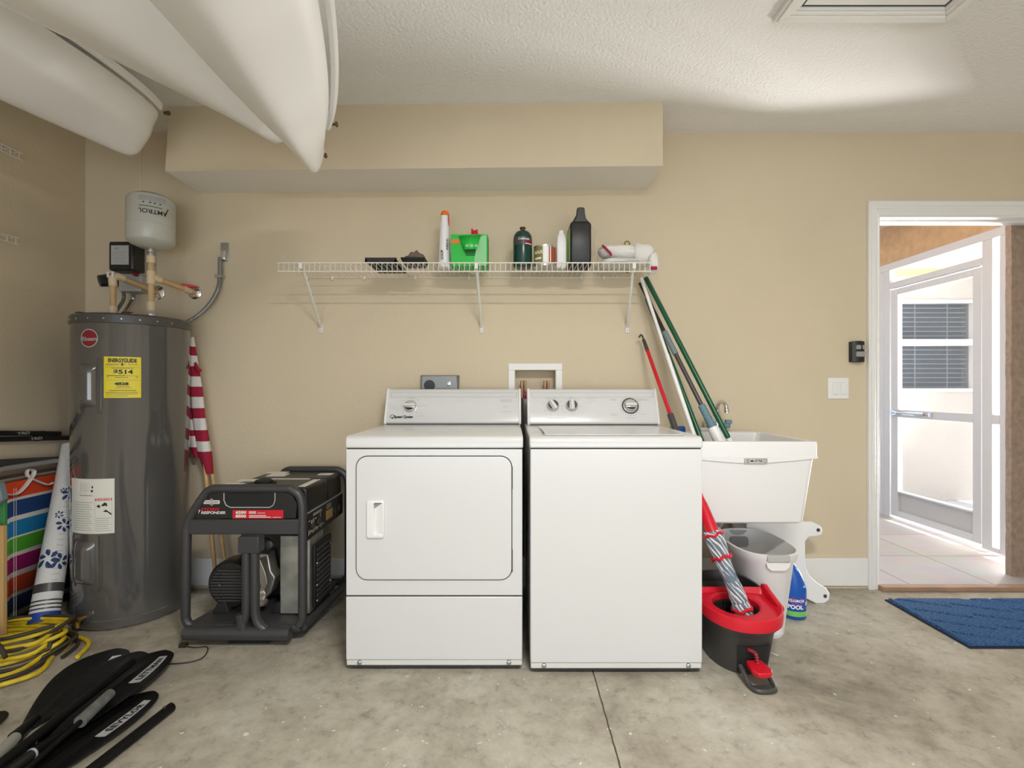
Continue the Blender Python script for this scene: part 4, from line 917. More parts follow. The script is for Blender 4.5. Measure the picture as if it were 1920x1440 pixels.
# jug
x0, x1 = six(1066), six(1106); xc = (x0+x1)/2; t = thing('black_jug', 'tall black plastic oil jug with a top handle on the shelf', 'jug', (xc, 2.51, S0))
b = MB(); prof = [(0.050, 0.068, 0.0), (0.053, 0.072, 0.005), (0.053, 0.072, 0.205), (0.050, 0.068, 0.215), (0.040, 0.058, 0.225), (0.028, 0.05, 0.245), (0.022, 0.045, 0.258)]
b.rings([[(p_, q_, S0+z) for p_, q_ in rrect(xc-a, xc+a, 2.51-c_, 2.51+c_, 0.012, 4)] for a, c_, z in prof]); b.build('jug', 'black', t, ang=0.9)
b = MB(); b.prism([(xc-0.046, S0+0.212), (xc-0.024, S0+0.240), (xc-0.019, S0+0.262), (xc-0.017, S0+0.290), (xc-0.010, S0+0.294), (xc+0.016, S0+0.294), (xc+0.021, S0+0.288), (xc+0.022, S0+0.262), (xc+0.028, S0+0.238), (xc+0.050, S0+0.212)], 2.450, 2.478); b.tube(spline([(xc, 2.465, S0+0.282), (xc+0.002, 2.51, S0+0.286), (xc+0.004, 2.545, S0+0.272), (xc+0.006, 2.555, S0+0.235)], 6), 0.0125, 10); b.build('handle', 'black', t, bevel=0.004)
b = MB(); b.lathe((xc+0.030, 2.545, S0+0.235), [(0.017, 0), (0.017, 0.02), (0.014, 0.024)], 14); b.build('cap', 'yellow', t)
b = MB(); b.box(xc-0.0545, xc-0.053, 2.455, 2.565, S0+0.03, S0+0.19); b.build('side_label', 'lime', t)
# wire hanger
t = thing('wire_loop', 'thin clear bent plastic loop standing right of the black jug', 'wire', (0.43, 2.5, S0))
b = MB(); b.tube(spline([at(1109, 505, 2.5), at(1108, 470, 2.5), at(1108, 425, 2.5), at(1119, 432, 2.5), at(1117, 450, 2.5), at(1118, 478, 2.5), at(1112, 488, 2.5), at(1122, 500, 2.5), at(1120, 505, 2.5)], 6), 0.0018, 6); b.build('loop', 'clear', t)
# rag bundle
t = thing('towel_bundle', 'white folded towel with a crimson stripe on the right end of the shelf', 'towel', (0.50, 2.5, S0+0.035))
def lump(x0, x1, cy, ry, z0, z1, tw=0.0, seed=0, amp=0.05, n=18):
    R = []; rnd = random.Random(seed); ph = rnd.random()*6
    for i in range(n+1):
        u = i/n; e_ = (1-(2*u-1)**4)**0.5*0.96+0.04; x = x0+(x1-x0)*u; zc = (z0+z1)/2+tw*(u-0.5); rz = (z1-z0)/2
        R.append([(x+0.003*math.sin(q*3+ph), cy+ry*e_*math.cos(q)*(1+amp*math.sin(q*4+u*6+ph)), zc+rz*e_*math.sin(q)*(1+amp*math.sin(q*3+u*9+ph))) for q in [2*PI*k/20 for k in range(20)]])
    return R
b = MB(); b.rings(lump(0.437, 0.645, 2.49, 0.064, S0+0.040, S0+0.112, -0.012, 3, 0.08)); tb = b.build('towel', 'cloth_w', t)
b = MB(); R = []
for i in range(7):
    u = i/6; R.append(u)
pts = [(0.452, 2.44, S0+0.098), (0.462, 2.430, S0+0.085), (0.472, 2.4265, S0+0.072), (0.484, 2.427, S0+0.060), (0.492, 2.432, S0+0.048)]
b.tube(spline(pts, 6), 0.0105, 8, flat=0.5); b.build('crimson_stripe', 'cloth_r', tb)
t = thing('plastic_bag_bundle', 'grey white plastic bag bundle beneath the folded towel, bulging off the shelf end', 'bag', (0.55, 2.5, S0))
b = MB(); b.rings(lump(0.440, 0.655, 2.50, 0.085, S0+0.001, S0+0.044, 0, 5)); b.build('lower_bag', 'offwhite', t)
b = MB(); b.rings(lump(0.600, 0.715, 2.47, 0.055, S0-0.012+0.015, S0+0.115, -0.02, 8)); b.build('side_bag', 'cloth_w', t)
b = MB(); b.rings(lump(0.669, 0.722, 2.43, 0.045, S0-0.05, S0+0.06, 0, 9)); b.build('hanging_end', 'cloth_w', t)
b = MB(); b.box(0.675, 0.706, 2.382, 2.390, S0-0.035, S0-0.018); b.build('crimson_patch', 'cloth_r', t, bevel=0.003)
t = thing('tape_ring', 'small green ring standing behind the folded towel', 'ring', (0.612, 2.60, S0))
b = MB(); c_ = at(1176, 457, 2.60); b.tube([c_+Vector((0.013*math.cos(q), 0, 0.013*math.sin(q))) for q in [2*PI*k/20 for k in range(20)]], 0.004, 8, closed=True); b.box(c_.x-0.008, c_.x+0.008, 2.597, 2.603, S0, c_.z-0.012); b.build('ring', 'olive', t)
# ================================================================ WATER HEATER
H = Vector((-1.880, 2.436, 0)); HR = 0.236
def hw(q, z, off=0.0): return Vector((H.x+(HR+off)*math.sin(q), H.y-(HR+off)*math.cos(q), z))
def hq(px):
    k = (px-960)/F; best = None   # ray x = k*y
    A = 1+k*k; B_ = -2*(k*H.x+H.y); Cc = H.x**2+H.y**2-HR**2; D = max(0, B_*B_-4*A*Cc); y = (-B_-math.sqrt(D))/(2*A); x = k*y
    return math.atan2(x-H.x, -(y-H.y))
def hz(q, py): y = H.y-HR*math.cos(q); return 1.09-(py-729)*y/F
t = thing('water_heater', 'tall grey cylindrical electric water heater standing in the left corner', 'water heater', (H.x, H.y, 0))
MB().lathe((H.x, H.y, 0), [(HR-0.01, 0.0), (HR-0.004, 0.004), (HR+0.003, 0.010), (HR+0.003, 0.045), (HR, 0.048), (HR, 1.385), (HR+0.002, 1.388), (HR-0.01, 1.39)], 96).build('tank_jacket', 'heater', t)
b = MB(); b.lathe((H.x, H.y, 0), [(HR-0.01, 1.388), (HR+0.005, 1.389), (HR+0.005, 1.425), (HR-0.004, 1.434), (HR-0.03, 1.436), (0.01, 1.436)], 96); b.build('top_lid', 'heater_d', t)
for k in range(10):
    q = -1.2+k*0.28; MB().lathe(hw(q, 1.407, 0.004), [(0.0045, 0), (0.0035, 0.002)], 10, axis=(math.sin(q), -math.cos(q), 0)).build('lid_screw', 'steel', t)
def patch(q0, q1, z0, z1, off, m, name, parent, nq=10, corner=0.0, fn=None, nz=1):
    b = MB(); b.grid(lambda u, v: hw(q0+(q1-q0)*u, z0+(z1-z0)*v, off+(fn(u, v) if fn else 0)), nq, nz); return b.build(name, m, parent, recalc=True)
def cover(px0, px1, py0, py1, name):
    q0, q1 = hq(px0), hq(px1); qm = (q0+q1)/2; z1, z0 = hz(qm, py0), hz(qm, py1)
    b = MB(); n = rrect(q0, q1, z0/HR, z1/HR, 0.06, 4)
    b.hexa([hw(a, c*HR, -0.002) for a, c in n], [hw(a, c*HR, 0.003) for a, c in n]); pl = b.build(name, 'heater', t, bevel=0.0015)
    a0, a1, c0, c1 = q0+(q1-q0)*0.16, q1-(q1-q0)*0.2, z0+(z1-z0)*0.12, z1-(z1-z0)*0.12
    b = MB()
    def fn(u, v):
        e = lambda s, k: min(1, (min(s, 1-s))*k)
        return 0.001+0.022*(e(u, 3.2)**0.6)*(e(v, 7.0)**0.6)
    b.grid(lambda u, v: hw(a0+(a1-a0)*u, c0+(c1-c0)*v, fn(u, v)), 12, 20); b.build('cover_bulge', 'heater', pl)
cover(146, 191, 671, 776, 'upper_access_panel'); cover(137, 192, 1003, 1110, 'lower_access_panel')
# round red badge
q = hq(167); zc = hz(q, 634); R_ = 0.040
def disc(r0, r1, off, m, name, par, n=28, ez=1.0):
    b = MB()
    for i in range(n):
        a, c = 2*PI*i/n, 2*PI*(i+1)/n; g = lambda s, r: hw(q+r*math.cos(s)/HR, zc+r*math.sin(s)*ez, off)
        if r0 == 0: b.f([b.v(g(0, 0)), b.v(g(a, r1)), b.v(g(c, r1))])
        else: b.f([b.v(g(a, r0)), b.v(g(c, r0)), b.v(g(c, r1)), b.v(g(a, r1))])
    return b.build(name, m, par)
bd = disc(0, R_, 0.0015, 'dred', 'badge', t)
disc(R_*0.93, R_*1.04, 0.002, 'sgprint', 'badge_rim', bd)
b = MB(); b.text('Rheem', 0.026, lambda u, v: hw(q+(u+0.001)/HR, zc+v-0.004, 0.0022), off=0.0006); b.build('badge_lettering', 'sgprint', bd)
# energy label
q0, q1 = hq(195), hq(264.5); qm = (q0+q1)/2; z1, z0 = hz(qm, 669), hz(qm, 746); W_ = (q1-q0)*HR; hh = z1-z0
lb = patch(q0, q1, z0, z1, 0.0012, 'yellow', 'energy_label', t, 12)
em = lambda u, v: hw(qm+u*W_/HR, z0+v*hh, 0.0022)
def T_(b, s_, cx, cy, size, off=0.0, wide=1.0, **k): b.text(s_, size, lambda u, v: em(cx+u*wide/W_, cy+v/hh), off=off, **k)
b = MB(); T_(b, 'ENERGYGUIDE', 0, 0.905, 0.024, 0.0010, 0.98*W_*0.86/(0.024*7.35)); T_(b, '$514', 0.02, 0.63, 0.026, 0.0008, 1.35); T_(b, '4828', -0.02, 0.34, 0.017, 0.0008, 1.5)
b.rect(-0.012, 0.012, 0.80, 0.87, em); b.poly([(-0.045, 0.81), (0.045, 0.81), (0, 0.775)], em)
b.rect(-0.42, 0.05, 0.535, 0.548, em, 6); b.rect(0.045, 0.057, 0.535, 0.585, em); b.build('label_lettering', 'print', lb)
b = MB()
for (a, c, y, h_) in ((-0.45, 0.1, .815, .008), (-.45, -.1, .79, .008), (.15, .42, .815, .008), (-.3, .3, .715, .010), (.06, .42, .538, .005), (-.42, -.36, .50, .012), (.36, .42, .50, .012), (-.2, .15, .49, .010), (-.46, .46, .745, .004), (-.46, .46, .43, .004), (-.15, .2, .27, .010), (-.2, .25, .235, .006), (-.36, .36, .175, .013), (-.45, .42, .13, .010), (-.45, .40, .09, .010), (-.45, .15, .045, .008)):
    b.rect(a, c, y, y+h_, em, 4)
b.build('small_print', 'brown', lb)
# warning label
q0, q1 = hq(135), hq(215); qm = (q0+q1)/2; z1, z0 = hz(hq(180), 898), hz(hq(180), 1001); W_ = (q1-q0)*HR; hh = z1-z0; q0_ = q0
lb = patch(q0, q1, z0, z1, 0.0012, 'paper', 'warning_label', t, 14)
em = lambda u, v: hw(q0_+(u)*W_/HR, z0+v*hh, 0.0020)   # u 0..1
b = MB(); b.rect(0.66, 0.955, 0.60, 0.645, em, 4); b.build('danger_band', 'red', lb)
b = MB(); b.text('DANGER', 0.0125, lambda u, v: hw(q0_+0.815*W_/HR+u/HR, z0+0.622*hh+v, 0.0028), off=0.0004, space=1.25); b.build('danger_lettering', 'paper', lb)
b = MB()
for i in range(13): b.rect(0.12, 0.60-0.03*(i % 3), 0.06+i*0.042, 0.068+i*0.042, em, 5)
for i in range(7): b.rect(0.67, 0.94-0.02*(i % 3), 0.05+i*0.038, 0.058+i*0.038, em, 3)
b.rect(0.648, 0.652, 0.04, 0.64, em); b.rect(0.955, 0.959, 0.04, 0.64, em)
for i in range(5): b.rect(0.35, 0.55, 0.78+i*0.035, 0.784+i*0.035, em, 3)
b.rect(0.30, 0.60, 0.69, 0.705, em, 3); b.rect(0.33, 0.335, 0.72, 0.93, em); b.rect(0.46, 0.463, 0.72, 0.93, em)
b.build('small_print', 'gprint', lb)
b = MB(); b.poly([(0.68, 0.50), (0.72, 0.535), (0.76, 0.50), (0.73, 0.47)], em); b.build('pictogram', 'print', lb)
b = MB(); b.poly([(0.77, 0.52), (0.83, 0.57), (0.87, 0.55), (0.88, 0.49), (0.85, 0.51), (0.79, 0.50)], em); b.build('pictogram', 'print', lb)
b = MB(); b.poly([(0.80, 0.40), (0.85, 0.44), (0.95, 0.36), (0.945, 0.33), (0.88, 0.39)], em); b.build('pictogram', 'print', lb)
b = MB(); b.rect(0.57, 0.61, 0.76, 0.80, em); b.poly([(0.58, 0.85), (0.60, 0.88), (0.62, 0.85), (0.60, 0.82)], em); b.build('pictogram', 'print', lb)
# drain valve
q = hq(160); zc = hz(q, 1157); nrm = Vector((math.sin(q), -math.cos(q), 0)); p0 = hw(q, zc)
MB().lathe(p0, [(0.033, -0.001), (0.033, 0.003), (0.03, 0.004)], 24, axis=nrm).build('drain_escutcheon', 'heater_d', t)
side = Vector((-nrm.y, nrm.x, 0))
b = MB(); b.cyl(p0, p0+nrm*0.035, 0.012, seg=14); b.lathe(p0+nrm*0.03, [(0.016, 0), (0.016, 0.012)], 8, axis=nrm); b.cyl(p0+nrm*0.03, p0+nrm*0.045+side*(-0.035)+Vector((0, 0, -0.006)), 0.009, seg=12); b.cyl(p0+nrm*0.036, p0+nrm*0.036+Vector((0, 0, -0.03)), 0.011, 0.013, seg=14); b.build('drain_valve', 'brass', t)
# nipples and relief valve on top
P1 = Vector((-1.984, 2.44, 0)); P2 = Vector((-1.795, 2.44, 0))
for p in (P1, P2): MB().lathe((p.x, p.y, 1.435), [(0.019, 0), (0.019, 0.014), (0.016, 0.016), (0.016, 0.030)], 16).build('nipple', 'chrome', t)
b = MB(); b.tube([(-1.90, 2.40, 1.452), (-1.85, 2.39, 1.448)], 0.016, 12); b.build('relief_valve', 'brown', t)
b = MB(); b.tube([(-1.85, 2.39, 1.448), (-1.822, 2.385, 1.446)], 0.012, 12); b.build('discharge_pipe', 'cpvc', t)
b = MB(); b.tube(spline([(-2.10, 2.37, 1.44), (-2.07, 2.33, 1.448), (-2.03, 2.31, 1.447), (-2.00, 2.33, 1.442)], 6), 0.006, 8); b.tube(spline([(-2.12, 2.40, 1.43), (-2.08, 2.34, 1.444), (-2.04, 2.33, 1.45), (-2.00, 2.35, 1.445)], 6), 0.004, 8); b.build('wire_loop', 'black', t)

# ---------------------------------------------------------------- pipes to the wall
t = thing('supply_pipe', 'cream plastic pipe rising from the heater left side and turning to the wall', 'pipe', (P1.x, P1.y, 1.465))
def pipe(b, pts, r=0.0135): b.tube(pts, r, 16)
b = MB(); pipe(b, [(P1.x, P1.y, 1.465), (P1.x, P1.y, 1.64)]); b.build('riser', 'cpvc', t)
for (z0, z1, r) in ((1.465, 1.50, 0.018), (1.60, 1.625, 0.0178)): MB().lathe((P1.x, P1.y, z0), [(r, 0), (r, z1-z0)], 20).build('coupling', 'cpvcl', t)
b = MB(); b.tube(spline([(P1.x, P1.y, 1.61), (P1.x, P1.y, 1.64), (P1.x+0.008, P1.y+0.018, 1.652), (P1.x+0.015, P1.y+0.045, 1.648)], 5), 0.018, 16); b.build('elbow', 'cpvcl', t)
wp = at(293, 548, 2.665)
b = MB(); pipe(b, [(P1.x+0.012, P1.y+0.03, 1.648), (wp.x, wp.y+0.01, wp.z)], 0.0135); b.build('branch', 'cpvc', t)
b = MB(); b.lathe((wp.x, WY, wp.z), [(0.040, 0), (0.038, 0.006), (0.016, 0.014)], 28, axis=(0, -1, 0)); b.build('escutcheon', 'chrome', t)
for s_ in (-1, 1): MB().box(P1.x+s_*0.012-0.004, P1.x+s_*0.012+0.004, P1.y-0.02, P1.y-0.012, 1.64, 1.668).build('clamp_tab', 'white2', t, bevel=0.001)
t = thing('expansion_tank', 'pale grey upside down labelled expansion tank on a cream pipe with a red lever branch', 'expansion tank', (P2.x, P2.y, 1.465))
b = MB(); pipe(b, [(P2.x, P2.y, 1.465), (P2.x, P2.y, 1.745)]); b.build('riser', 'cpvc', t)
for (z0, z1, r) in ((1.478, 1.52, 0.0185), (1.61, 1.675, 0.0185), (1.715, 1.75, 0.0185)): MB().lathe((P2.x, P2.y, z0), [(r, 0), (r, z1-z0)], 20).build('coupling', 'cpvcl', t)
MB().lathe((P2.x, P2.y, 1.462), [(0.020, 0), (0.020, 0.018)], 6).build('union_nut', 'lgrey', t)
b = MB(); b.lathe((P2.x, P2.y, 1.745), [(0.013, 0), (0.013, 0.02), (0.018, 0.022), (0.018, 0.034), (0.010, 0.036), (0.010, 0.05)], 16); b.build('threaded_nipple', 'steel', t)
TR = 0.102
b = MB(); b.lathe((P2.x, P2.y, 1.785), [(0.012, 0.000), (0.05, 0.004), (0.080, 0.016), (TR-0.004, 0.030), (TR, 0.036), (TR, 0.105), (TR+0.0015, 0.107), (TR+0.0015, 0.111), (TR, 0.113), (TR, 0.232), (TR-0.006, 0.246), (0.07, 0.262), (0.02, 0.268)], 56); tk = b.build('tank', 'tank', t)
MB().lathe((P2.x, P2.y, 2.05), [(0.008, 0), (0.008, 0.014), (0.005, 0.017)], 12).build('air_valve', 'black', t)
qc = math.atan2(-P2.x*-1, P2.y); qc = math.atan2(1.795, 2.44)+0.10
tw = lambda u, v, off=0.0012: Vector((P2.x+(TR+off)*math.sin(qc+u/TR), P2.y-(TR+off)*math.cos(qc+u/TR), v))
b = MB(); b.text('AMTROL', 0.030, lambda u, v: tw(-u-0.002, 1.944-v), off=0.0004); b.build('logo_lettering', 'print', tk)
b = MB(); b.poly([(0.044, 1.938), (0.050, 1.938), (0.066, 1.972), (0.060, 1.972)], lambda u, v: tw(u, v)); b.rect(-0.060, 0.035, 1.965, 1.968, lambda u, v: tw(u, v), 10)
for u0 in (-0.045, -0.018, 0.0, 0.022): b.rect(u0, u0+0.009, 1.982, 1.987, lambda u, v: tw(u, v), 2)
b.build('logo_mark', 'print', tk)
b = MB()
for z in (1.994, 2.001, 2.007, 2.013): b.rect(-0.060, 0.052, z, z+0.003, lambda u, v: tw(u, v), 10)
b.build('small_print', 'gprint', tk)
wp2 = at(363, 548, 2.665)
b = MB(); b.tube([(P2.x+0.005, P2.y+0.005, 1.645), (P2.x+0.018, P2.y+0.04, 1.640)], 0.018, 16); b.build('tee', 'cpvcl', t)
b = MB(); pipe(b, [(P2.x+0.014, P2.y+0.03, 1.641), (wp2.x, wp2.y+0.01, wp2.z)]); b.build('branch', 'cpvc', t)
pa = Vector((P2.x+0.014, P2.y+0.03, 1.641)); lv = pa+(wp2-pa)*0.72
b = MB(); b.tube([lv, pa+(wp2-pa)*0.9], 0.017, 14); b.build('valve_body', 'cpvcl', t)
b = MB(); b.hexa([lv+Vector(p) for p in ((-0.012, -0.01, 0.012), (0.045, 0.03, 0.012), (0.04, 0.045, 0.012), (-0.01, 0.01, 0.012))], [lv+Vector(p) for p in ((-0.010, -0.01, 0.028), (0.045, 0.03, 0.022), (0.04, 0.045, 0.022), (-0.01, 0.01, 0.028))]); b.build('red_lever', 'red', t, bevel=0.003)
MB().lathe((wp2.x, WY, wp2.z), [(0.038, 0), (0.036, 0.006), (0.016, 0.014)], 28, axis=(0, -1, 0)).build('escutcheon', 'chrome', t)
# heater timer
t = thing('heater_timer', 'black fronted timer box on a grey metal box on the wall above the heater', 'timer', (-2.02, WY, 1.60))
def bx(px0, px1, py0, py1, d0, d1, m, name, bev=0.004, par=None):
    dm = d0; p0 = at(px0, py1, dm); p1 = at(px1, py0, dm); return MB().box(p0.x, p1.x, d0, d1, p0.z, p1.z).build(name, m, par or t, bevel=bev)
bx(222, 264, 500, 546, 2.59, WY, 'lgrey', 'metal_box'); bx(248, 268, 455, 515, 2.585, WY, 'lgrey', 'metal_door', 0.003)
bx(203, 250, 452, 507, 2.50, 2.585, 'black', 'cover', 0.010); pl = bx(208, 241, 460, 496, 2.497, 2.4995, 'sgprint', 'data_plate', 0.0005)
p_ = at(213, 466, 2.4965)
b = MB()
for i in range(7): b.rect(at(211, 0, 2.496).x, at(239-(i % 3)*2, 0, 2.496).x, at(0, 493-i*3.4, 2.496).z, at(0, 492-i*3.4, 2.496).z, plane_map(0, 0, 2.4962))
b.rect(at(214, 0, 2.496).x, at(223, 0, 2.496).x, at(0, 468, 2.496).z, at(0, 464, 2.496).z, plane_map(0, 0, 2.496)); b.build('small_print', 'gprint', pl)
p = at(259, 497, 2.583); MB().lathe(p, [(0.016, 0), (0.015, 0.003)], 20, axis=(0, -1, 0)).build('dial', 'paper', t)
p = at(186, 527, 2.56); p2_ = at(222, 524, 2.62); b = MB(); b.cyl(p, p2_, 0.030, 0.036, seg=10); b.build('motor', 'black', t)
p = at(256, 515, 2.57); MB().lathe(p, [(0.010, 0), (0.012, 0.01), (0.008, 0.018)], 12, axis=(0, -1, 0)).build('button', 'dred', t)
for (px, py1, r, m) in ((231, 582, 0.0095, 'brushedg'), (249, 578, 0.0125, 'steel')):
    a_ = at(px, 545, 2.62); c_ = Vector((a_.x+0.006, 2.55, 1.43)); pts = spline([a_, a_+Vector((0, 0, -0.05)), c_+Vector((0, 0, 0.04)), c_], 12)
    MB().tube(pts, [r if i % 2 else r*0.8 for i in range(len(pts))], 10).build('flexible_conduit', m, t)
t = MB(); t.tube([(-2.027, WY-0.003, 2.488), (-2.027, WY-0.003, 1.86)], 0.0022, 6); tag(t.build('thin_cable', 'wire'), 'thin pale cable running down the wall behind the expansion tank', 'cable')

# ================================================================ FLAG
t = thing('flag', 'red and white striped furled flag on a wooden pole behind the heater', 'flag', (-1.52, 2.60, 0))
A0 = Vector((-1.728, 2.655, 1.355)); A1 = Vector((-1.495, 2.60, 0.0))
b = MB(); b.tube([A0+(A1-A0)*0.07, A1], 0.009, 12); b.build('pole', 'wood', t)
b = MB(); b.tube([Vector((-1.665, 2.62, 0.95)), Vector((-1.545, 2.575, 0.0))], 0.010, 12); b.build('pole', 'wood', t)
def flag_lobe(pts, bands, name, phase, nseg=18):
    # pts: list of (px, py, halfwidth px); bands: (py0, py1, matindex)
    b = MB(); ys = []
    for (a, c, mi) in bands:
        for k in range(3): ys.append((a+(c-a)*k/3, mi))
    ys.append((bands[-1][1], bands[-1][2])); R = []
    for y, mi in ys:
        for i in range(len(pts)-1):
            if pts[i][1] <= y <= pts[i+1][1]: u = (y-pts[i][1])/(pts[i+1][1]-pts[i][1]); px = pts[i][0]+(pts[i+1][0]-pts[i][0])*u; hwd = pts[i][2]+(pts[i+1][2]-pts[i][2])*u; break
        d = 2.615; c = at(px, y, d); r = hwd*d/F
        R.append([(c.x+r*math.cos(q)*(1+0.12*math.sin(3*q+phase+y*0.02)), c.y+min(0.05, r*0.75)*math.sin(q)*(1+0.15*math.sin(4*q+y*0.03)), c.z) for q in [2*PI*k/nseg for k in range(nseg)]])
    V = [[b.v(p) for p in r] for r in R]
    for i in range(len(V)-1):
        b.mi = ys[i][1]
        for j in range(nseg): b.f([V[i][j], V[i][(j+1) % nseg], V[i+1][(j+1) % nseg], V[i+1][j]])
    b.mi = ys[0][1]; b.f(V[0][::-1]); b.mi = ys[-1][1]; b.f(V[-1])
    return b.build(name, ['cloth_w', 'cloth_r'], t, ang=1.0)
B1 = [(632, 650, 0), (650, 667, 1), (667, 687, 0), (687, 706, 1), (706, 725, 0), (725, 744, 1), (744, 765, 0), (765, 784, 1), (784, 806, 0), (806, 827, 1), (827, 846, 0), (846, 888, 1)]
flag_lobe([(359, 632, 4), (362, 680, 8), (368, 730, 11), (375, 790, 11), (385, 850, 12), (392, 888, 8)], B1, 'cloth', 0.0)
B2 = [(745, 765, 0), (765, 786, 1), (786, 806, 0), (806, 817, 1), (817, 838, 0), (838, 858, 1)]
flag_lobe([(353, 745, 4), (356, 790, 8), (364, 830, 9), (369, 858, 6)], B2, 'cloth_fold', 1.5)
b = MB(); b.tube(spline([at(366, 680, 2.59), at(371, 692, 2.585), at(377, 696, 2.58)], 4), [0.006, 0.007, 0.008, 0.009, 0.010, 0.010, 0.009, 0.008, 0.004], 8); b.build('tie', 'cloth_r', t)

# ================================================================ GENERATOR
t = thing('generator', 'black portable generator in a dark grey tube frame, left of the dryer', 'generator', (-1.15, 2.35, 0))
FD = 2.107; sG = F/FD
gx = lambda px: (px-960)/sG
gz = lambda py: 1.09-(py-729)/sG
def loop(y, cut=0.0, dx0=0.0):
    r = 0.0185; pts = []
    xl, xr = gx(348)+dx0, gx(567.5)+dx0*0.3; zt, zb = gz(916), gz(1176)
    pts += [(xl+0.005, y, gz(1000)), (xl, y, gz(1140)), (xl+0.002, y, zb+0.035), (xl+0.018, y, zb+0.010), (xl+0.045, y, zb)]
    pts += [(xr-0.045, y, zb), (xr-0.018, y, zb+0.010), (xr-0.002, y, zb+0.035), (xr, y, gz(1140)), (xr, y, gz(1000)), (xr-0.001, y, zt-0.075), (xr-0.016, y, zt-0.028), (xr-0.050, y, zt-0.004), (xr-0.085, y, zt)]
    pts += [(xl+0.165, y, zt), (xl+0.115, y, zt-0.003), (xl+0.082, y, zt-0.028), (xl+0.020, y, zt-0.125), (xl+0.006, y, zt-0.17)]
    return spline(pts, 5, closed=True), r
for (y, dx, nm) in ((FD, 0, 'front_frame'), (2.60, 0.10, 'rear_frame')):
    p, r = loop(y, dx0=dx); MB().tube(p, r, 12, closed=True).build(nm, 'gunmetal', t)
for x0, x1 in ((gx(356), gx(356)+0.09), (gx(567), gx(567)+0.03)):
    MB().tube([(x0, FD, gz(1176)), (x1, 2.60, gz(1176))], 0.0185, 12).build('base_rail', 'gunmetal', t)
MB().box(gx(352), gx(566), FD-0.012, FD+0.016, gz(1001), gz(973)).build('cross_bar', 'gunmetal', t, bevel=0.004)
# front panel with window
pp = [(gx(364), gz(972)), (gx(555), gz(972)), (gx(557), gz(945)), (gx(548), gz(928)), (gx(530), gz(919)), (gx(397), gz(919)), (gx(388), gz(928))]
fp = MB().prism(pp, FD-0.002, FD+0.008).build('front_panel', 'black', t, bevel=0.002)
b = MB(); wn = [(gx(421), gz(920)), (gx(421), gz(938)), (gx(425), gz(947)), (gx(433), gz(951)), (gx(506), gz(951)), (gx(513), gz(947)), (gx(516.5), gz(938)), (gx(516.5), gz(920))]
b.tube([(x, FD-0.004, z) for x, z in wn], 0.0022, 6); b.build('window_rim', 'lgrey', fp)
MB().prism(wn, FD-0.0035, FD-0.0025).build('window_opening', 'blackm', fp)
pm = lambda y=FD-0.003: (lambda u, v: Vector((u, y, v)))
b = MB(); b.rect(gx(437), gx(532), gz(972), gz(956), pm(FD-0.0035)); rb_ = b.build('rating_band', 'red', fp)
def gt(b, s_, px, py, size, off=0.0, shear=0.0, wide=1.0, al='LEFT'): b.text(s_, size, lambda u, v: Vector((gx(px)+u*wide, FD-0.0048, gz(py)+v)), off=off, shear=shear, align=al)
b = MB(); gt(b, '6250', 443, 960.5, 0.0155, 0.0009, wide=1.45); gt(b, '8500', 443, 967.5, 0.0155, 0.0009, wide=1.45)
for (a, c, d_, e_) in ((468, 481, 958.5, 960), (468, 481, 961, 962.5), (484, 498, 961, 962), (468, 500, 965.5, 967), (468, 509, 968.5, 970), (512, 528, 969, 970)): b.rect(gx(a), gx(c), gz(e_), gz(d_), pm(FD-0.0048))
b.build('rating_lettering', 'paper', rb_)
b = MB(); gt(b, 'STORM', 377, 955, 0.0165, 0.0006, 0.3, 1.45); b.build('brand_lettering', 'red', fp, label='red lettering')
b = MB(); gt(b, 'RESPONDER', 378, 961, 0.0155, 0.0006, 0.15, 1.22); b.poly([(gx(375), gz(950)), (gx(376.5), gz(951)), (gx(375), gz(956)), (gx(377), gz(956)), (gx(373), gz(963)), (gx(374), gz(957)), (gx(372.5), gz(957))], pm(FD-0.0048)); b.build('brand_lettering', 'paper', fp, label='white lettering')
b = MB(); cxp, czp = gx(398), gz(941)
b.poly([(cxp-0.033, czp+0.008), (cxp-0.010, czp+0.008), (cxp, czp+0.0155), (cxp+0.010, czp+0.008), (cxp+0.033, czp+0.008), (cxp+0.036, czp), (cxp+0.033, czp-0.008), (cxp+0.010, czp-0.008), (cxp, czp-0.0155), (cxp-0.010, czp-0.008), (cxp-0.033, czp-0.008), (cxp-0.036, czp)], pm(FD-0.0048)); lg = b.build('diamond_logo', 'paper', fp)
b = MB(); b.rect(cxp-0.029, cxp+0.029, czp-0.0045, czp+0.0045, pm(FD-0.0052)); b.build('logo_bar', 'grey', lg); 
b = MB(); b.poly([(cxp-0.010, czp+0.007), (cxp+0.010, czp+0.007), (cxp, czp+0.0125)], pm(FD-0.0052)); b.poly([(cxp-0.010, czp-0.007), (cxp+0.010, czp-0.007), (cxp, czp-0.0125)], pm(FD-0.0052)); b.build('logo_wedges', 'dred', lg)
b = MB(); b.text('BRIGGS&STRATTON', 0.0058, lambda u, v: Vector((cxp+u, FD-0.0056, czp+v)), off=0.0001); b.build('logo_lettering', 'paper', lg)
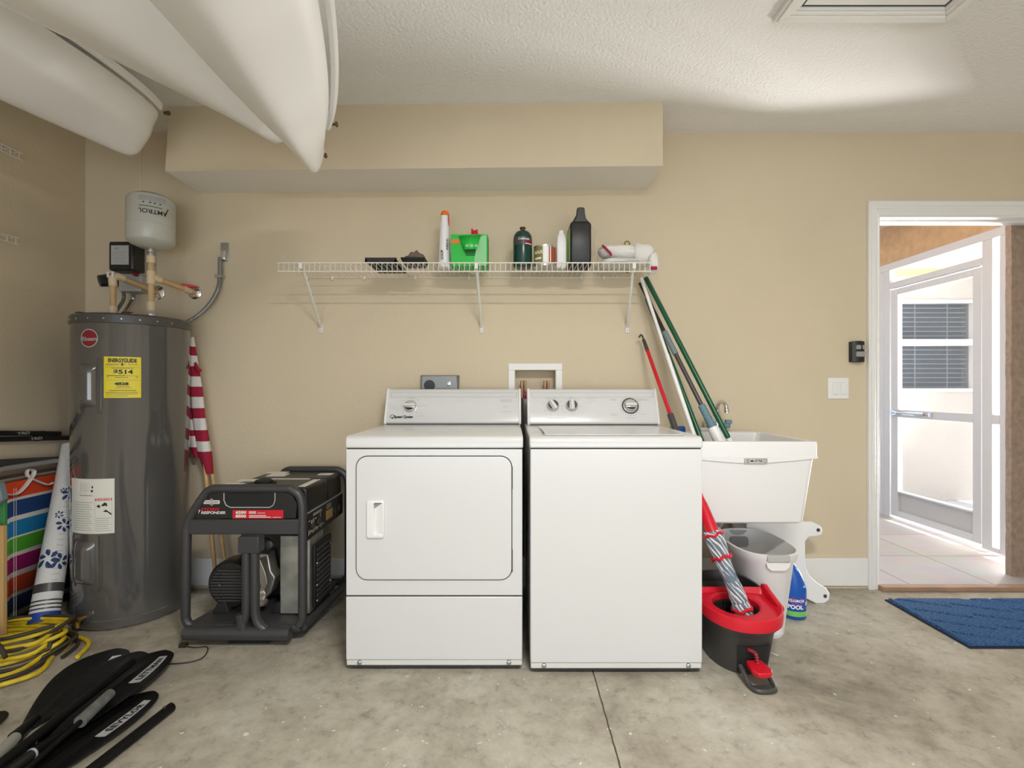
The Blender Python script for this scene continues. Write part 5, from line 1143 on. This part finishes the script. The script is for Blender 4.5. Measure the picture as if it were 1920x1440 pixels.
# fuel tank in two halves
TX0, TX1 = gx(392), -0.893
b = MB(); prof = [(TX0+0.02, 0.50), (TX1-0.005, 0.54), (TX1, 0.56), (TX1-0.006, 0.645), (TX1-0.02, 0.657), (TX0+0.055, 0.657), (TX0+0.02, 0.650), (TX0, 0.60)]
b.prism(prof, 2.150, 2.375); ft = b.build('fuel_tank', 'black', t, bevel=0.010, seg=3)
b = MB(); b.prism([(x, z-0.001) for x, z in prof], 2.380, 2.575); b.build('fuel_tank', 'black', t, bevel=0.010, seg=3)
MB().box(TX0+0.01, TX1-0.006, 2.372, 2.384, 0.51, 0.650).build('tank_strap', 'dgrey', t, bevel=0.002)
b = MB(); b.lathe((-1.14, 2.24, 0.657), [(0.060, 0), (0.060, 0.003), (0.045, 0.004)], 28); b.lathe((-1.13, 2.235, 0.66), [(0.038, 0), (0.038, 0.012), (0.033, 0.016)], 20); b.build('fuel_cap', 'blackm', t)
for (a, c, d_, e_) in ((-0.945, -0.915, 2.17, 2.34), (-1.305, -1.22, 2.165, 2.25), (-1.29, -1.20, 2.29, 2.35), (-1.16, -0.97, 2.345, 2.365), (-1.22, -1.13, 2.43, 2.50), (-0.98, -0.91, 2.47, 2.51), (-1.26, -1.16, 2.51, 2.56)):
    MB().box(a, c, d_, e_, 0.656, 0.6585).build('tank_sticker', 'paper', t)
# right side control panel facing +x
XP = -0.893
cp = MB().prism_x([(2.135, 0.425), (2.59, 0.435), (2.59, 0.545), (2.135, 0.540)], XP-0.03, XP).build('control_panel', 'black', t, bevel=0.003)
MB().box(XP-0.02, XP+0.002, 2.13, 2.59, 0.542, 0.548).build('panel_edge', 'grey', cp)
xm = lambda u, v: Vector((XP+0.0012, u, v))
b = MB()
for (a, c, z0_, z1_) in ((2.20, 2.30, .526, .529), (2.20, 2.30, .519, .522), (2.15, 2.17, .505, .508), (2.28, 2.285, .495, .515), (2.18, 2.19, .490, .505), (2.20, 2.21, .492, .508), (2.22, 2.24, .500, .504), (2.36, 2.42, .528, .531), (2.36, 2.42, .520, .523), (2.36, 2.42, .512, .515)): b.rect(a, c, z0_, z1_, xm)
b.build('panel_marks', 'paper', cp); b = MB()
for k in range(12): b.rect(2.15+k*0.015, 2.156+k*0.015, 0.445+0.004*(k % 3), 0.468-0.003*(k % 4), xm)
b.build('panel_marks', 'paper', cp)
b = MB(); b.rect(2.35, 2.44, 0.458, 0.503, xm); b.build('panel_sticker', 'tan', cp)
for y in (2.20, 2.27, 2.47, 2.53): MB().lathe((XP, y, 0.477), [(0.016, 0), (0.016, 0.004), (0.010, 0.005)], 16, axis=(1, 0, 0)).build('socket', 'dgrey', cp)
# muffler shield, grille, engine
MB().box(gx(512)-0.01, -0.903, 2.190, 2.35, 0.085, 0.435).build('muffler_shield', 'galv', t, bevel=0.004)
b = MB(); b.box(-0.897, -0.885, 2.205, 2.40, 0.105, 0.385); gr = b.build('side_grille', 'black', t, bevel=0.003)
for i in range(11): MB().box(-0.886, -0.880, 2.225, 2.385, 0.125+i*0.023, 0.135+i*0.023).build('louvre', 'dgrey', gr)
b = MB()
for (y, z) in ((2.225, 0.30), (2.225, 0.20), (2.385, 0.34), (2.385, 0.24), (2.385, 0.16), (2.225, 0.13)): b.lathe((-0.884, y, z), [(0.005, 0), (0.004, 0.003)], 8, axis=(1, 0, 0))
b.build('grille_bolts', 'steel', gr)
fc = Vector((gx(433)-0.02, 2.20, 0.200)); fc = at(433, 1096, 2.22)
b = MB(); b.lathe(fc+Vector((0, 0.10, 0)), [(0.105, 0), (0.110, 0.03), (0.108, 0.09), (0.098, 0.105), (0.02, 0.112)], 40, axis=(0, -1, 0)); fn = b.build('fan_cover', 'black', t)
for i in range(-5, 6):
    wd = math.sqrt(max(0, 0.085**2-(i*0.0135)**2)); MB().box(fc.x-wd, fc.x+wd, fc.y-0.0150, fc.y-0.009, fc.z+i*0.0135-0.0035, fc.z+i*0.0135+0.0035).build('fan_slot', 'dgrey', fn)
b = MB()
for k in range(9):
    q = math.radians(115+k*16); b.lathe(fc+Vector((0.052*math.cos(q), -0.015, 0.075*math.sin(q)*0.95)), [(0.0032, 0), (0.0025, 0.002)], 8, axis=(0, -1, 0))
b.lathe(fc+Vector((-0.045, -0.015, 0.0)), [(0.008, 0), (0.005, 0.004)], 10, axis=(0, -1, 0)); b.build('fan_bolts', 'chrome', fn)
MB().box(-1.30, -1.075, 2.34, 2.56, 0.095, 0.44).build('engine_block', 'black', t, bevel=0.02)
b = MB(); b.prism([(at(486, 0, 2.3).x, 0.33), (at(510, 0, 2.3).x, 0.33), (at(516, 0, 2.3).x, 0.25), (at(524, 0, 2.3).x, 0.22), (at(516, 0, 2.3).x, 0.15), (at(500, 0, 2.3).x, 0.11), (at(478, 0, 2.3).x, 0.13), (at(470, 0, 2.3).x, 0.3)], 2.26, 2.33)
b.build('engine_casting', 'alu', t, bevel=0.006)
c_ = at(484, 1055, 2.24); b = MB(); b.prism([(c_.x-0.012, 0.31), (c_.x+0.02, 0.32), (c_.x+0.045, 0.26), (c_.x+0.055, 0.21), (c_.x+0.035, 0.17), (c_.x+0.005, 0.14), (c_.x+0.025, 0.20)], 2.215, 2.245); b.lathe((c_.x+0.03, 2.22, 0.16), [(0.022, 0), (0.022, 0.01), (0.012, 0.014)], 14, axis=(0, -1, 0)); b.build('engine_casting', 'alu', t, bevel=0.003)
c_ = at(488, 1145, 2.20); b = MB(); b.lathe((c_.x, 2.20, 0.125), [(0.030, 0), (0.032, 0.012), (0.020, 0.022), (0.012, 0.024)], 20); b.build('oil_cap', 'alu', t)
b = MB(); b.tube(spline([(c_.x-0.03, 2.17, 0.13), (c_.x-0.01, 2.155, 0.105), (c_.x+0.012, 2.15, 0.10), (c_.x+0.025, 2.155, 0.092)], 5), 0.004, 6); b.tube(spline([(c_.x-0.03, 2.165, 0.12), (c_.x-0.02, 2.15, 0.095), (c_.x+0.008, 2.145, 0.090)], 5), 0.003, 6); b.build('ground_wire', 'green', t)
for x_ in (gx(385), gx(500)): MB().prism([(x_-0.03, 0.08), (x_+0.05, 0.08), (x_+0.03, 0.135), (x_-0.01, 0.125)], 2.20, 2.26).build('rubber_mount', 'blackm', t, bevel=0.006)
c_ = at(497, 1018, 2.17); b = MB(); b.prism([(c_.x-0.04, c_.z-0.03), (c_.x+0.03, c_.z-0.022), (c_.x+0.045, c_.z), (c_.x+0.02, c_.z+0.022), (c_.x-0.04, c_.z+0.03)], 2.15, 2.17); b.lathe((c_.x+0.03, 2.15, c_.z), [(0.020, 0), (0.018, 0.012), (0.008, 0.014)], 14, axis=(0, -1, 0)); b.build('hinge_bracket', 'gunmetal', t, bevel=0.003)
MB().box(gx(365), gx(560), FD+0.01, 2.58, 0.062, 0.082).build('base_tray', 'gunmetal', t, bevel=0.004)
# folding handle
HY = 2.075; hx_ = lambda px: (px-960)*HY/F; hz_ = lambda py: 1.09-(py-729)*HY/F
MB().box(hx_(451), hx_(490), HY-0.022, HY+0.03, hz_(1035), hz_(1004)).build('handle_bracket', 'gunmetal', t, bevel=0.004)
b = MB(); b.tube(spline([(hx_(462), HY, hz_(1034)), (hx_(462), HY, hz_(1100)), (hx_(461), HY, hz_(1150)), (hx_(452), HY, hz_(1172)), (hx_(435), HY, hz_(1184)), (hx_(347), HY, hz_(1185))], 6), 0.0185, 12)
b.tube(spline([(hx_(478), HY, hz_(1034)), (hx_(478), HY, hz_(1100)), (hx_(479), HY, hz_(1150)), (hx_(487), HY, hz_(1172)), (hx_(503), HY, hz_(1184)), (hx_(520), HY, hz_(1185))], 6), 0.0185, 12)
b.tube([(hx_(347), HY, hz_(1187)), (hx_(545), HY, hz_(1187))], 0.028, 14); b.tube([(hx_(452), HY, hz_(1150)), (hx_(455), HY, hz_(1180))], 0.022, 10); b.build('folding_handle', 'gunmetal', t)
MB().prism([(gx(430), 0.0), (gx(505), 0.0), (gx(520), 0.028), (gx(425), 0.028)], 2.10, 2.2).build('rubber_foot', 'blackm', t, bevel=0.003)
MB().box(-1.33, -0.95, 2.50, 2.56, 0.0, 0.05).build('rear_foot', 'blackm', t, bevel=0.003)
b = MB(); b.tube(spline([fl(345, 1211, 0.006), fl(365, 1214, 0.004), fl(388, 1213, 0.004), fl(387, 1225, 0.004), fl(375, 1236, 0.004), fl(345, 1243, 0.004), fl(311, 1245, 0.004)], 6), 0.0025, 6)
b.box(*sum([[fl(340, 1211).x, fl(352, 1211).x], [2.062, 2.085], [0.001, 0.014]], [])); tag(b.build('loose_wire', 'kcord'), 'thin black wire with a small end clip on the floor before the generator', 'wire')

# ================================================================ LEFT CORNER PILE
CHX = -2.262
t = thing('beach_chair', 'folded beach chair with rainbow striped canvas and grey tube frame against the left wall', 'chair', (CHX, 2.35, 0))
b = MB(); zt, zb = 0.668, 0.055
P_ = [(-2.205, 2.120), (-2.255, 2.20), (-2.262, 2.22), (-2.262, 2.55)]
b = MB()
V0 = [b.v((x, y, zb)) for x, y in P_]; V1 = [b.v((x, y, zt)) for x, y in P_]
for i in range(3): b.f([V0[i], V0[i+1], V1[i+1], V1[i]])
b.build('canvas', 'stripes', t, solid=0.008, ang=1.2)
b = MB()
for y in (2.222, 2.232): b.tube([(-2.2555, y, zb+0.005), (-2.2555, y, zt-0.03)], 0.0012, 5)
b.build('stitching', 'cloth_w', t)
b = MB(); b.tube(spline([(-2.245, 2.09, 0.50), (-2.245, 2.09, 0.66), (-2.250, 2.10, 0.705), (-2.262, 2.16, 0.728), (-2.27, 2.25, 0.732), (-2.27, 2.55, 0.728)], 7), 0.0125, 10); b.build('tube_frame', 'grey', t)
b = MB(); b.tube([(-2.285, 2.10, 0.765), (-2.29, 2.57, 0.72)], 0.012, 8, flat=1.6); b.tube([(-2.275, 2.15, 0.692), (-2.275, 2.56, 0.690)], 0.007, 8); b.build('tube_frame', 'dgrey', t)
b = MB(); b.tube([(-2.28, 2.12, 0.03), (-2.275, 2.57, 0.03)], 0.012, 8); b.box(-2.30, -2.24, 2.11, 2.15, 0.0, 0.07); b.box(-2.30, -2.24, 2.52, 2.56, 0.0, 0.07); b.build('tube_frame', 'black', t)
b = MB(); b.tube(spline([(-2.225, 2.13, 0.655), (-2.225, 2.16, 0.625), (-2.235, 2.22, 0.618), (-2.245, 2.28, 0.66), (-2.25, 2.31, 0.70), (-2.25, 2.28, 0.712), (-2.245, 2.28, 0.68), (-2.24, 2.36, 0.63), (-2.24, 2.39, 0.632)], 6), 0.010, 8, flat=0.35); b.build('carry_strap', 'cloth_w', t)
b = MB(); b.box(-2.235, -2.205, 2.118, 2.135, 0.497, 0.52); b.build('buckle', 'steel', t, bevel=0.003)
t = thing('folded_chair', 'grey armed folded chair with a green stripe at the left edge of the photo', 'chair', (-2.27, 2.05, 0))
b = MB(); b.box(-2.305, -2.132, 2.06, 2.075, 0.02, 0.64); b.build('canvas', 'green_canvas', t, bevel=0.003)
b = MB(); b.prism([(-2.30, 0.70), (-2.125, 0.70), (-2.11, 0.63), (-2.14, 0.60), (-2.30, 0.60)], 2.03, 2.058); b.build('armrest', 'slate', t, bevel=0.004)
b = MB(); b.tube([(-2.295, 2.075, 0.0), (-2.295, 2.075, 0.66)], 0.010, 10); b.build('tube_frame', 'grey', t)
t = thing('cardboard_panel', 'flat tan cardboard panel standing upright at the left edge of the photo', 'cardboard', (-2.2, 2.02, 0))
b = MB(); b.box(-2.32, -2.106, 2.03, 2.048, 0.0, 0.522); b.build('board', 'tan', t, bevel=0.002)
# rolled beach mat
t = thing('rolled_mat', 'rolled white woven mat with blue flowers, leaning beside the heater', 'mat', (-2.07, 2.19, 0.05))
m0 = Vector((-2.068, 2.165, 0.060)); m1 = Vector((-2.24, 2.50, 0.80)); mr = 0.054
axd = (m1-m0).normalized(); mA = Vector((1, 0, 0)); mA = (mA-axd*mA.dot(axd)).normalized(); mB_ = axd.cross(mA).normalized()
if mB_.y > 0: mB_ = -mB_
ml = (m1-m0).length
def mw(q, s_, off=0.0):
    r = mr*(1-0.22*s_)+off; return m0+axd*(s_*ml)+mA*(r*math.sin(q))+mB_*(r*math.cos(q))
def band(s0, s1, off, m, name, par, q0=-PI, q1=PI, n=36):
    b = MB(); b.grid(lambda u, v: mw(q0+(q1-q0)*u, s0+(s1-s0)*v, off), n, 1); return b.build(name, m, par)
b = MB(); b.rings([[mw(2*PI*k/40, s_/10.0) for k in range(40)] for s_ in range(11)]); b.mi = 1
for i in range(52):
    s0 = 0.20+i*0.0155; b.grid(lambda u, v: mw(-1.45+1.0*u, s0+0.0035*v, 0.0006), 8, 1)
    if i % 2 == 0 and i < 30: b.grid(lambda u, v: mw(0.75+0.5*u, s0+0.0035*v, 0.0006), 4, 1)
roll = b.build('roll', ['matwhite', 'weave'], t)
band(-0.004, 0.045, 0.001, 'navyb', 'blue_edge', roll); band(0.145, 0.19, 0.001, 'dgrey', 'dark_band', roll)
for s_ in (0.058, 0.078, 0.098): band(s_, s_+0.008, 0.001, 'dgrey', 'thin_band', roll)
def flower(q_, s_, sc_, name):
    b = MB(); rnd = random.Random(int(s_*100)); w0 = lambda x, y: mw(q_+x*sc_/mr, s_+y*sc_/ml, 0.0016)
    for k in range(6):   # curved petals as short thick strokes
        a = k*1.05+0.3; L_ = 0.75+0.25*rnd.random()
        pts = [(math.cos(a+0.5*u)*u*L_, math.sin(a+0.5*u)*u*L_) for u in (0.3, 0.5, 0.7, 0.85, 1.0)]
        wd = [0.05, 0.14, 0.20, 0.17, 0.04]
        for i in range(4):
            (x0_, y0_), (x1_, y1_) = pts[i], pts[i+1]; nx, ny = -(y1_-y0_), (x1_-x0_); l_ = math.hypot(nx, ny); nx, ny = nx/l_, ny/l_
            b.f([b.v(w0(x0_-nx*wd[i], y0_-ny*wd[i])), b.v(w0(x1_-nx*wd[i+1], y1_-ny*wd[i+1])), b.v(w0(x1_+nx*wd[i+1], y1_+ny*wd[i+1])), b.v(w0(x0_+nx*wd[i], y0_+ny*wd[i]))])
    b.build(name, 'navy', roll)
flower(0.30, 0.32, 0.052, 'flower'); flower(1.15, 0.30, 0.045, 'flower'); flower(1.05, 0.50, 0.038, 'flower'); flower(0.55, 0.56, 0.020, 'flower'); flower(1.15, 0.68, 0.040, 'flower'); flower(0.60, 0.70, 0.018, 'flower'); flower(1.2, 0.88, 0.035, 'flower')
# black cross bars along the wall
for (za, zb_, yb, x, lab, dz) in ((0.905, 0.862, 2.50, -2.302, 'black crossbar lying along the left wall, the upper of two', 0), (0.868, 0.835, 2.56, -2.300, 'black crossbar lying along the left wall, the lower of two, just above the beach chair', 0)):
    t = thing('crossbar', lab, 'crossbar', (x, 2.3, zb_))
    b = MB(); b.tube([(x, 1.75, za+0.03), (x, yb, zb_)], 0.008, 10, flat=1.5); b.build('bar', 'black', t)
    for yy in (1.85, 2.40):
        k = (yy-1.75)/(yb-1.75); z = za+0.03+(zb_-za-0.03)*k; MB().box(LX, x, yy-0.02, yy+0.02, z-0.012, z+0.012).build('bracket', 'dgrey', t, bevel=0.002)
    yy = 2.30 if 'upper' in lab else 2.36
    k = (yy-1.75)/(yb-1.75); z = za+0.03+(zb_-za-0.03)*k
    b = MB(); b.text('TRD', 0.017, lambda u, v: Vector((x+0.0135, yy+u*1.8, z+v)), off=0.0006); b.build('lettering', 'sgprint', t)
# cords on the floor
rnd = random.Random(3)
def coil(name, lab, m, c, loops, r, par=None, z0=0.008):
    pts = []; rn = random.Random(len(loops)*7+3)
    for (cx, cy, rx, ry, z, rot) in loops:
        for k in range(12):
            q = 2*PI*k/12; x, y = rx*math.cos(q), ry*math.sin(q); j = 1+0.05*math.sin(q*3+cx*40)
            pts.append((c[0]+cx+(x*math.cos(rot)-y*math.sin(rot))*j, c[1]+cy+(x*math.sin(rot)+y*math.cos(rot))*j, max(r+0.001, z+0.006*math.sin(q*2+cy*60))))
    b = MB(); b.tube(spline(pts, 4), r, 8); return tag(b.build(name, m), lab, 'cord')
CC = (-2.075, 2.00)
coil('extension_lead', 'thick yellow extension cord coiled on the floor in the left corner', 'ycord', CC,
     [(0.02, -0.06, 0.30, 0.235, 0.010, 0.1), (-0.01, -0.03, 0.235, 0.19, 0.010, 0.05), (0.0, 0.02, 0.185, 0.125, 0.022, 0.05), (0.01, 0.01, 0.195, 0.11, 0.040, 0.0), (0.0, 0.02, 0.175, 0.115, 0.055, 0.1), (0.015, 0.03, 0.19, 0.10, 0.068, -0.05), (-0.01, 0.04, 0.18, 0.095, 0.082, 0.12), (0.02, 0.05, 0.155, 0.085, 0.094, 0.25)], 0.0085)
coil('extension_lead', 'dark brown rubber cord tangled through the yellow coil on the floor', 'kcord', CC,
     [(0.0, -0.045, 0.265, 0.215, 0.009, 0.08), (0.01, 0.0, 0.205, 0.15, 0.012, 0.0), (0.02, 0.03, 0.205, 0.125, 0.032, 0.1), (-0.005, 0.03, 0.19, 0.12, 0.062, -0.1), (0.03, 0.04, 0.165, 0.10, 0.104, 0.3)], 0.0075)
t = MB(); t.tube(spline([(-2.29, 1.86, 0.10), (-2.12, 1.90, 0.122), (-2.00, 1.90, 0.105), (-1.94, 1.88, 0.06)], 8), 0.008, 8); tag(t.build('hose_end', 'kcord'), 'short straight dark cord end crossing on top of the coil', 'cord')

# ================================================================ PADDLES
def blade(b, tip, base, W, z, th=0.004, spoon=0.018, ridge=0.010):
    tip, base = Vector((tip[0], tip[1], 0)), Vector((base[0], base[1], 0)); d = base-tip; L_ = d.length; d.normalize(); n = Vector((-d.y, d.x, 0))
    nu, nv = 22, 12
    def w_(u): return W*(math.sqrt(max(0.0, 1-(1-u/0.36)**2)) if u < 0.36 else (1-0.86*((u-0.36)/0.64)**1.6))+0.004
    def P(u, v, side):
        s_ = 2*v-1; e = 1-abs(s_)**6
        kk = min(1.0, (w_(u)/W))**2; zz = z+spoon*s_*s_*0.7*kk+ridge*math.exp(-(s_*W/0.014)**2)*min(1, u*3)*kk+ (th*e*side)
        if u > 0.8: zz += 0.006*(u-0.8)/0.2
        return tip+d*(L_*u)+n*(s_*w_(u))+Vector((0, 0, zz))
    for side in (1, -1): b.grid(lambda u, v: P(u**1.8, 0.5-0.5*math.cos(PI*v), side), 34, 16)
    return P
PG = 'kayak paddles laid on the floor'
def paddle(lab, tip, base, W, z, shaft_m, shaft_to, sr=0.0145, text=None, tp=(0.2, 0.5), col='paper', ts=0.028, joint=True):
    t = thing('paddle', lab, 'paddle', (base[0], base[1], 0), PG)
    b = MB(); P = blade(b, tip, base, W, z); bl = b.build('blade', 'bladek', t, ang=1.0)
    bx_, by__ = base; dx, dy = shaft_to[0]-bx_, shaft_to[1]-by__; L_ = math.hypot(dx, dy); ux, uy = dx/L_, dy/L_
    b = MB(); b.tube([(bx_-ux*0.05, by__-uy*0.05, z+0.008), (bx_+ux*0.05, by__+uy*0.05, z+0.012)], [0.012, sr*1.25], 12); b.build('neck', 'bladek', t)
    b = MB(); b.tube([(bx_+ux*0.03, by__+uy*0.03, z+0.012), (shaft_to[0], shaft_to[1], max(sr+0.001, z+0.004))], sr, 14); b.build('shaft', shaft_m, t)
    if joint: b = MB(); b.tube([(bx_+ux*0.045, by__+uy*0.045, z+0.012), (bx_+ux*0.055, by__+uy*0.055, z+0.012)], sr*1.12, 14); b.build('ferrule', 'sgprint' , t)
    if text:
        (u0, v0) = tp; tipv = Vector((tip[0], tip[1], 0)); bv = Vector((base[0], base[1], 0)); L2 = (bv-tipv).length; n_ = 8
        if text == '_':
            b = MB(); b.grid(lambda u, v: P(u0+u*0.09, v0+v*0.20, 1)+Vector((0, 0, 0.0012)), 3, 2); b.build('sticker', 'paper', bl)
        else:
            b = MB(); b.grid(lambda u, v: P(u0+u*0.34, v0+v*0.22, 1)+Vector((0, 0, 0.0010)), 8, 3); st = b.build('sticker', 'sgprint', bl)
            b = MB(); b.text(text, 0.030, lambda u, v: P(u0+0.17-u/L2, v0+0.11-v/(2*W), 1)+Vector((0, 0, 0.0022)), off=0.0012, space=1.1); b.build('sticker_lettering', 'print', st)
    return t
paddle('black paddle blade with a small white sticker and a pale grey shaft', (-1.640, 2.035), (-1.535, 1.55), 0.098, 0.010, 'shaftg', (-1.39, 1.05), 0.0165, '_', (0.14, 0.62), joint=False)
paddle('black paddle blade with a white lettered strip, tip nearest the generator', (-1.405, 1.985), (-1.375, 1.46), 0.092, 0.030, 'black', (-1.40, 0.62), text='LETTMAN', tp=(0.10, 0.60))
paddle('plain black paddle blade overlapped between the two upper blades', (-1.515, 1.99), (-1.435, 1.52), 0.085, 0.022, 'black', (-1.455, 0.62))
paddle('black paddle blade with a white lettered strip, right of the other blades', (-1.275, 1.745), (-1.345, 1.22), 0.082, 0.012, 'black', (-1.42, 0.55), text='SEVYLOR', tp=(0.10, 0.62))
paddle('black paddle blade tip cut by the left edge of the photo', (-1.695, 1.64), (-1.75, 1.15), 0.075, 0.010, 'black', (-1.80, 0.55), joint=False)
t = thing('paddle_shaft', 'black paddle shaft with a grey worn sleeve lying across the blades', 'pole', (-1.40, 1.5, 0), None)
b = MB(); b.tube([(-1.425, 1.84, 0.066), (-1.395, 1.30, 0.066), (-1.36, 0.6, 0.02)], 0.014, 12); b.build('shaft', 'bladek', t)
b = MB(); b.tube([(-1.355, 1.655, 0.062), (-1.338, 1.52, 0.058)], [0.016, 0.019], 14); b.build('grey_sleeve', 'sleeve', t)
b = MB(); b.tube([(-1.338, 1.52, 0.058), (-1.31, 1.2, 0.05), (-1.26, 0.6, 0.015)], 0.008, 10); b.build('rod', 'bladek', t)
t = thing('black_pole', 'plain black round pole lying rightmost on the floor beside the paddles', 'pole', (-1.16, 1.5, 0))
b = MB(); b.tube([(-1.148, 1.655, 0.0165), (-1.185, 1.38, 0.0165), (-1.29, 0.6, 0.0165)], 0.0155, 14); b.build('pole', 'bladek', t)
b = MB(); b.lathe((-1.155, 1.63, 0.030), [(0.006, 0), (0.004, 0.004)], 10); b.build('push_button', 'dgrey', t)

# ================================================================ KAYAKS
def kayak(lab, bow, dirv, up, L_, B, D, Dbow, knobs, nst=40, ex=0.6, vv=1.0):
    t = thing('kayak', lab, 'kayak', bow, 'kayaks hanging from the ceiling')
    bow = Vector(bow); d = Vector(dirv).normalized(); up = Vector(up); up = (up-d*up.dot(d)).normalized(); lat = d.cross(up).normalized()
    if lat.x < 0: lat = -lat
    def st(s_):
        tt = s_/L_; w_ = B*max(0.0, 1-(1-2*tt)**2)**ex+0.006
        dep = (Dbow+(D-Dbow)*math.sin(PI*min(1, max(0, tt)))**0.7)
        rnd_ = min(1.0, s_/0.07, (L_-s_)/0.07); dep *= 0.55+0.45*math.sqrt(max(0, 1-(1-rnd_)**2))
        return w_, dep
    S = [0, 0.012, 0.03, 0.055, 0.09]+[0.09+(L_-0.18)*i/nst for i in range(1, nst)]+[L_-0.09, L_-0.055, L_-0.03, L_-0.012, L_]
    half = lambda w_, dp: [(w_*0.98, -0.012)]+[(max(w_*a*vv, 0.040*a**0.5), -dp*z) for a, z in ((0.965, .24), (0.93, .47), (0.85, .57), (0.50, .78), (0.14, .985))]
    R = []
    for s_ in S:
        w_, dp = st(s_); c = bow+d*s_; h = half(w_, dp); ring = [c+lat*a+up*z for a, z in h]+[c-up*dp]+[c-lat*a+up*z for a, z in reversed(h)]
        ring += [c-lat*w_*0.5+up*0.03*min(1, w_/0.1), c+up*0.045*min(1, w_/0.1), c+lat*w_*0.5+up*0.03*min(1, w_/0.1)]
        R.append(ring)
    b = MB(); b.rings(R); b.build('hull', 'kayak', t, ang=1.3, sub=1)
    b = MB()
    for sg in (1, -1):
        RR = []
        for s_ in S[4:-4]:
            w_, dp = st(s_); c = bow+d*s_+lat*sg*(w_*0.99); RR.append([c+up*0.012, c+lat*sg*0.013+up*0.010, c+lat*sg*0.015-up*0.012, c+lat*sg*0.004-up*0.020, c-lat*sg*0.01-up*0.010])
        b.rings(RR)
    b.build('gunwale_rim', 'white2', t, bevel=0.002)
    for (s_, sg, zo) in knobs:
        w_, dp = st(s_); c = bow+d*s_+lat*sg*(w_+0.014)+up*zo; a_ = lat*sg
        b = MB(); b.lathe(c, [(0.008, 0), (0.0045, 0.004), (0.0045, 0.014), (0.010, 0.017), (0.010, 0.023), (0.006, 0.025)], 12, axis=a_); b.build('deck_knob', 'brown', t)
    for s_ in (L_*0.42, L_*0.72):
        w_, dp = st(s_); c = bow+d*s_
        pts = [Vector((c.x-w_*lat.x*1.08, c.y, CZ)), c-lat*(w_+0.02)-up*0.01, c-lat*w_*0.86-up*dp*0.72, c-up*(dp+0.006), c+lat*w_*0.86-up*dp*0.72, c+lat*(w_+0.02)-up*0.01, Vector((c.x+w_*lat.x*1.08, c.y, CZ))]
        b = MB(); b.tube(pts, 0.012, 6, flat=0.2); b.build('hanging_strap', 'dgrey', t)
    return t
def fitk(lab, p, knobs):
    bx_, by__, bz_, yaw, pit, roll, B, D, Db, ex, vv = p
    return kayak(lab, (bx_, by__, bz_), (math.sin(yaw), -math.cos(yaw), pit), (math.sin(roll), 0, math.cos(roll)), 2.9, B, D, Db, knobs, ex=ex, vv=vv)
fitk('white kayak hull hanging from the ceiling, rightmost and nearest of three', (-0.7842, 1.9394, 2.0811, 0.1484, 0.0014, -0.0874, 0.2475, 0.2135, 0.157, 0.645, 0.82), [(0.10, 1, 0.0), (0.0, 1, -0.07)])
fitk('white kayak hull hanging from the ceiling, middle of three, its tip hidden by the next', (-0.9753, 2.0588, 2.2337, -0.1801, -0.0769, -0.1365, 0.2955, 0.1429, 0.1373, 0.715, 0.7511), [])
fitk('white kayak hull hanging from the ceiling over the left wall, leftmost of three', (-1.6915, 2.275, 2.3602, -0.2501, -0.0045, 0.1962, 0.42, 0.2222, 0.2174, 0.3901, 0.7048), [(0.03, 1, 0.0)])
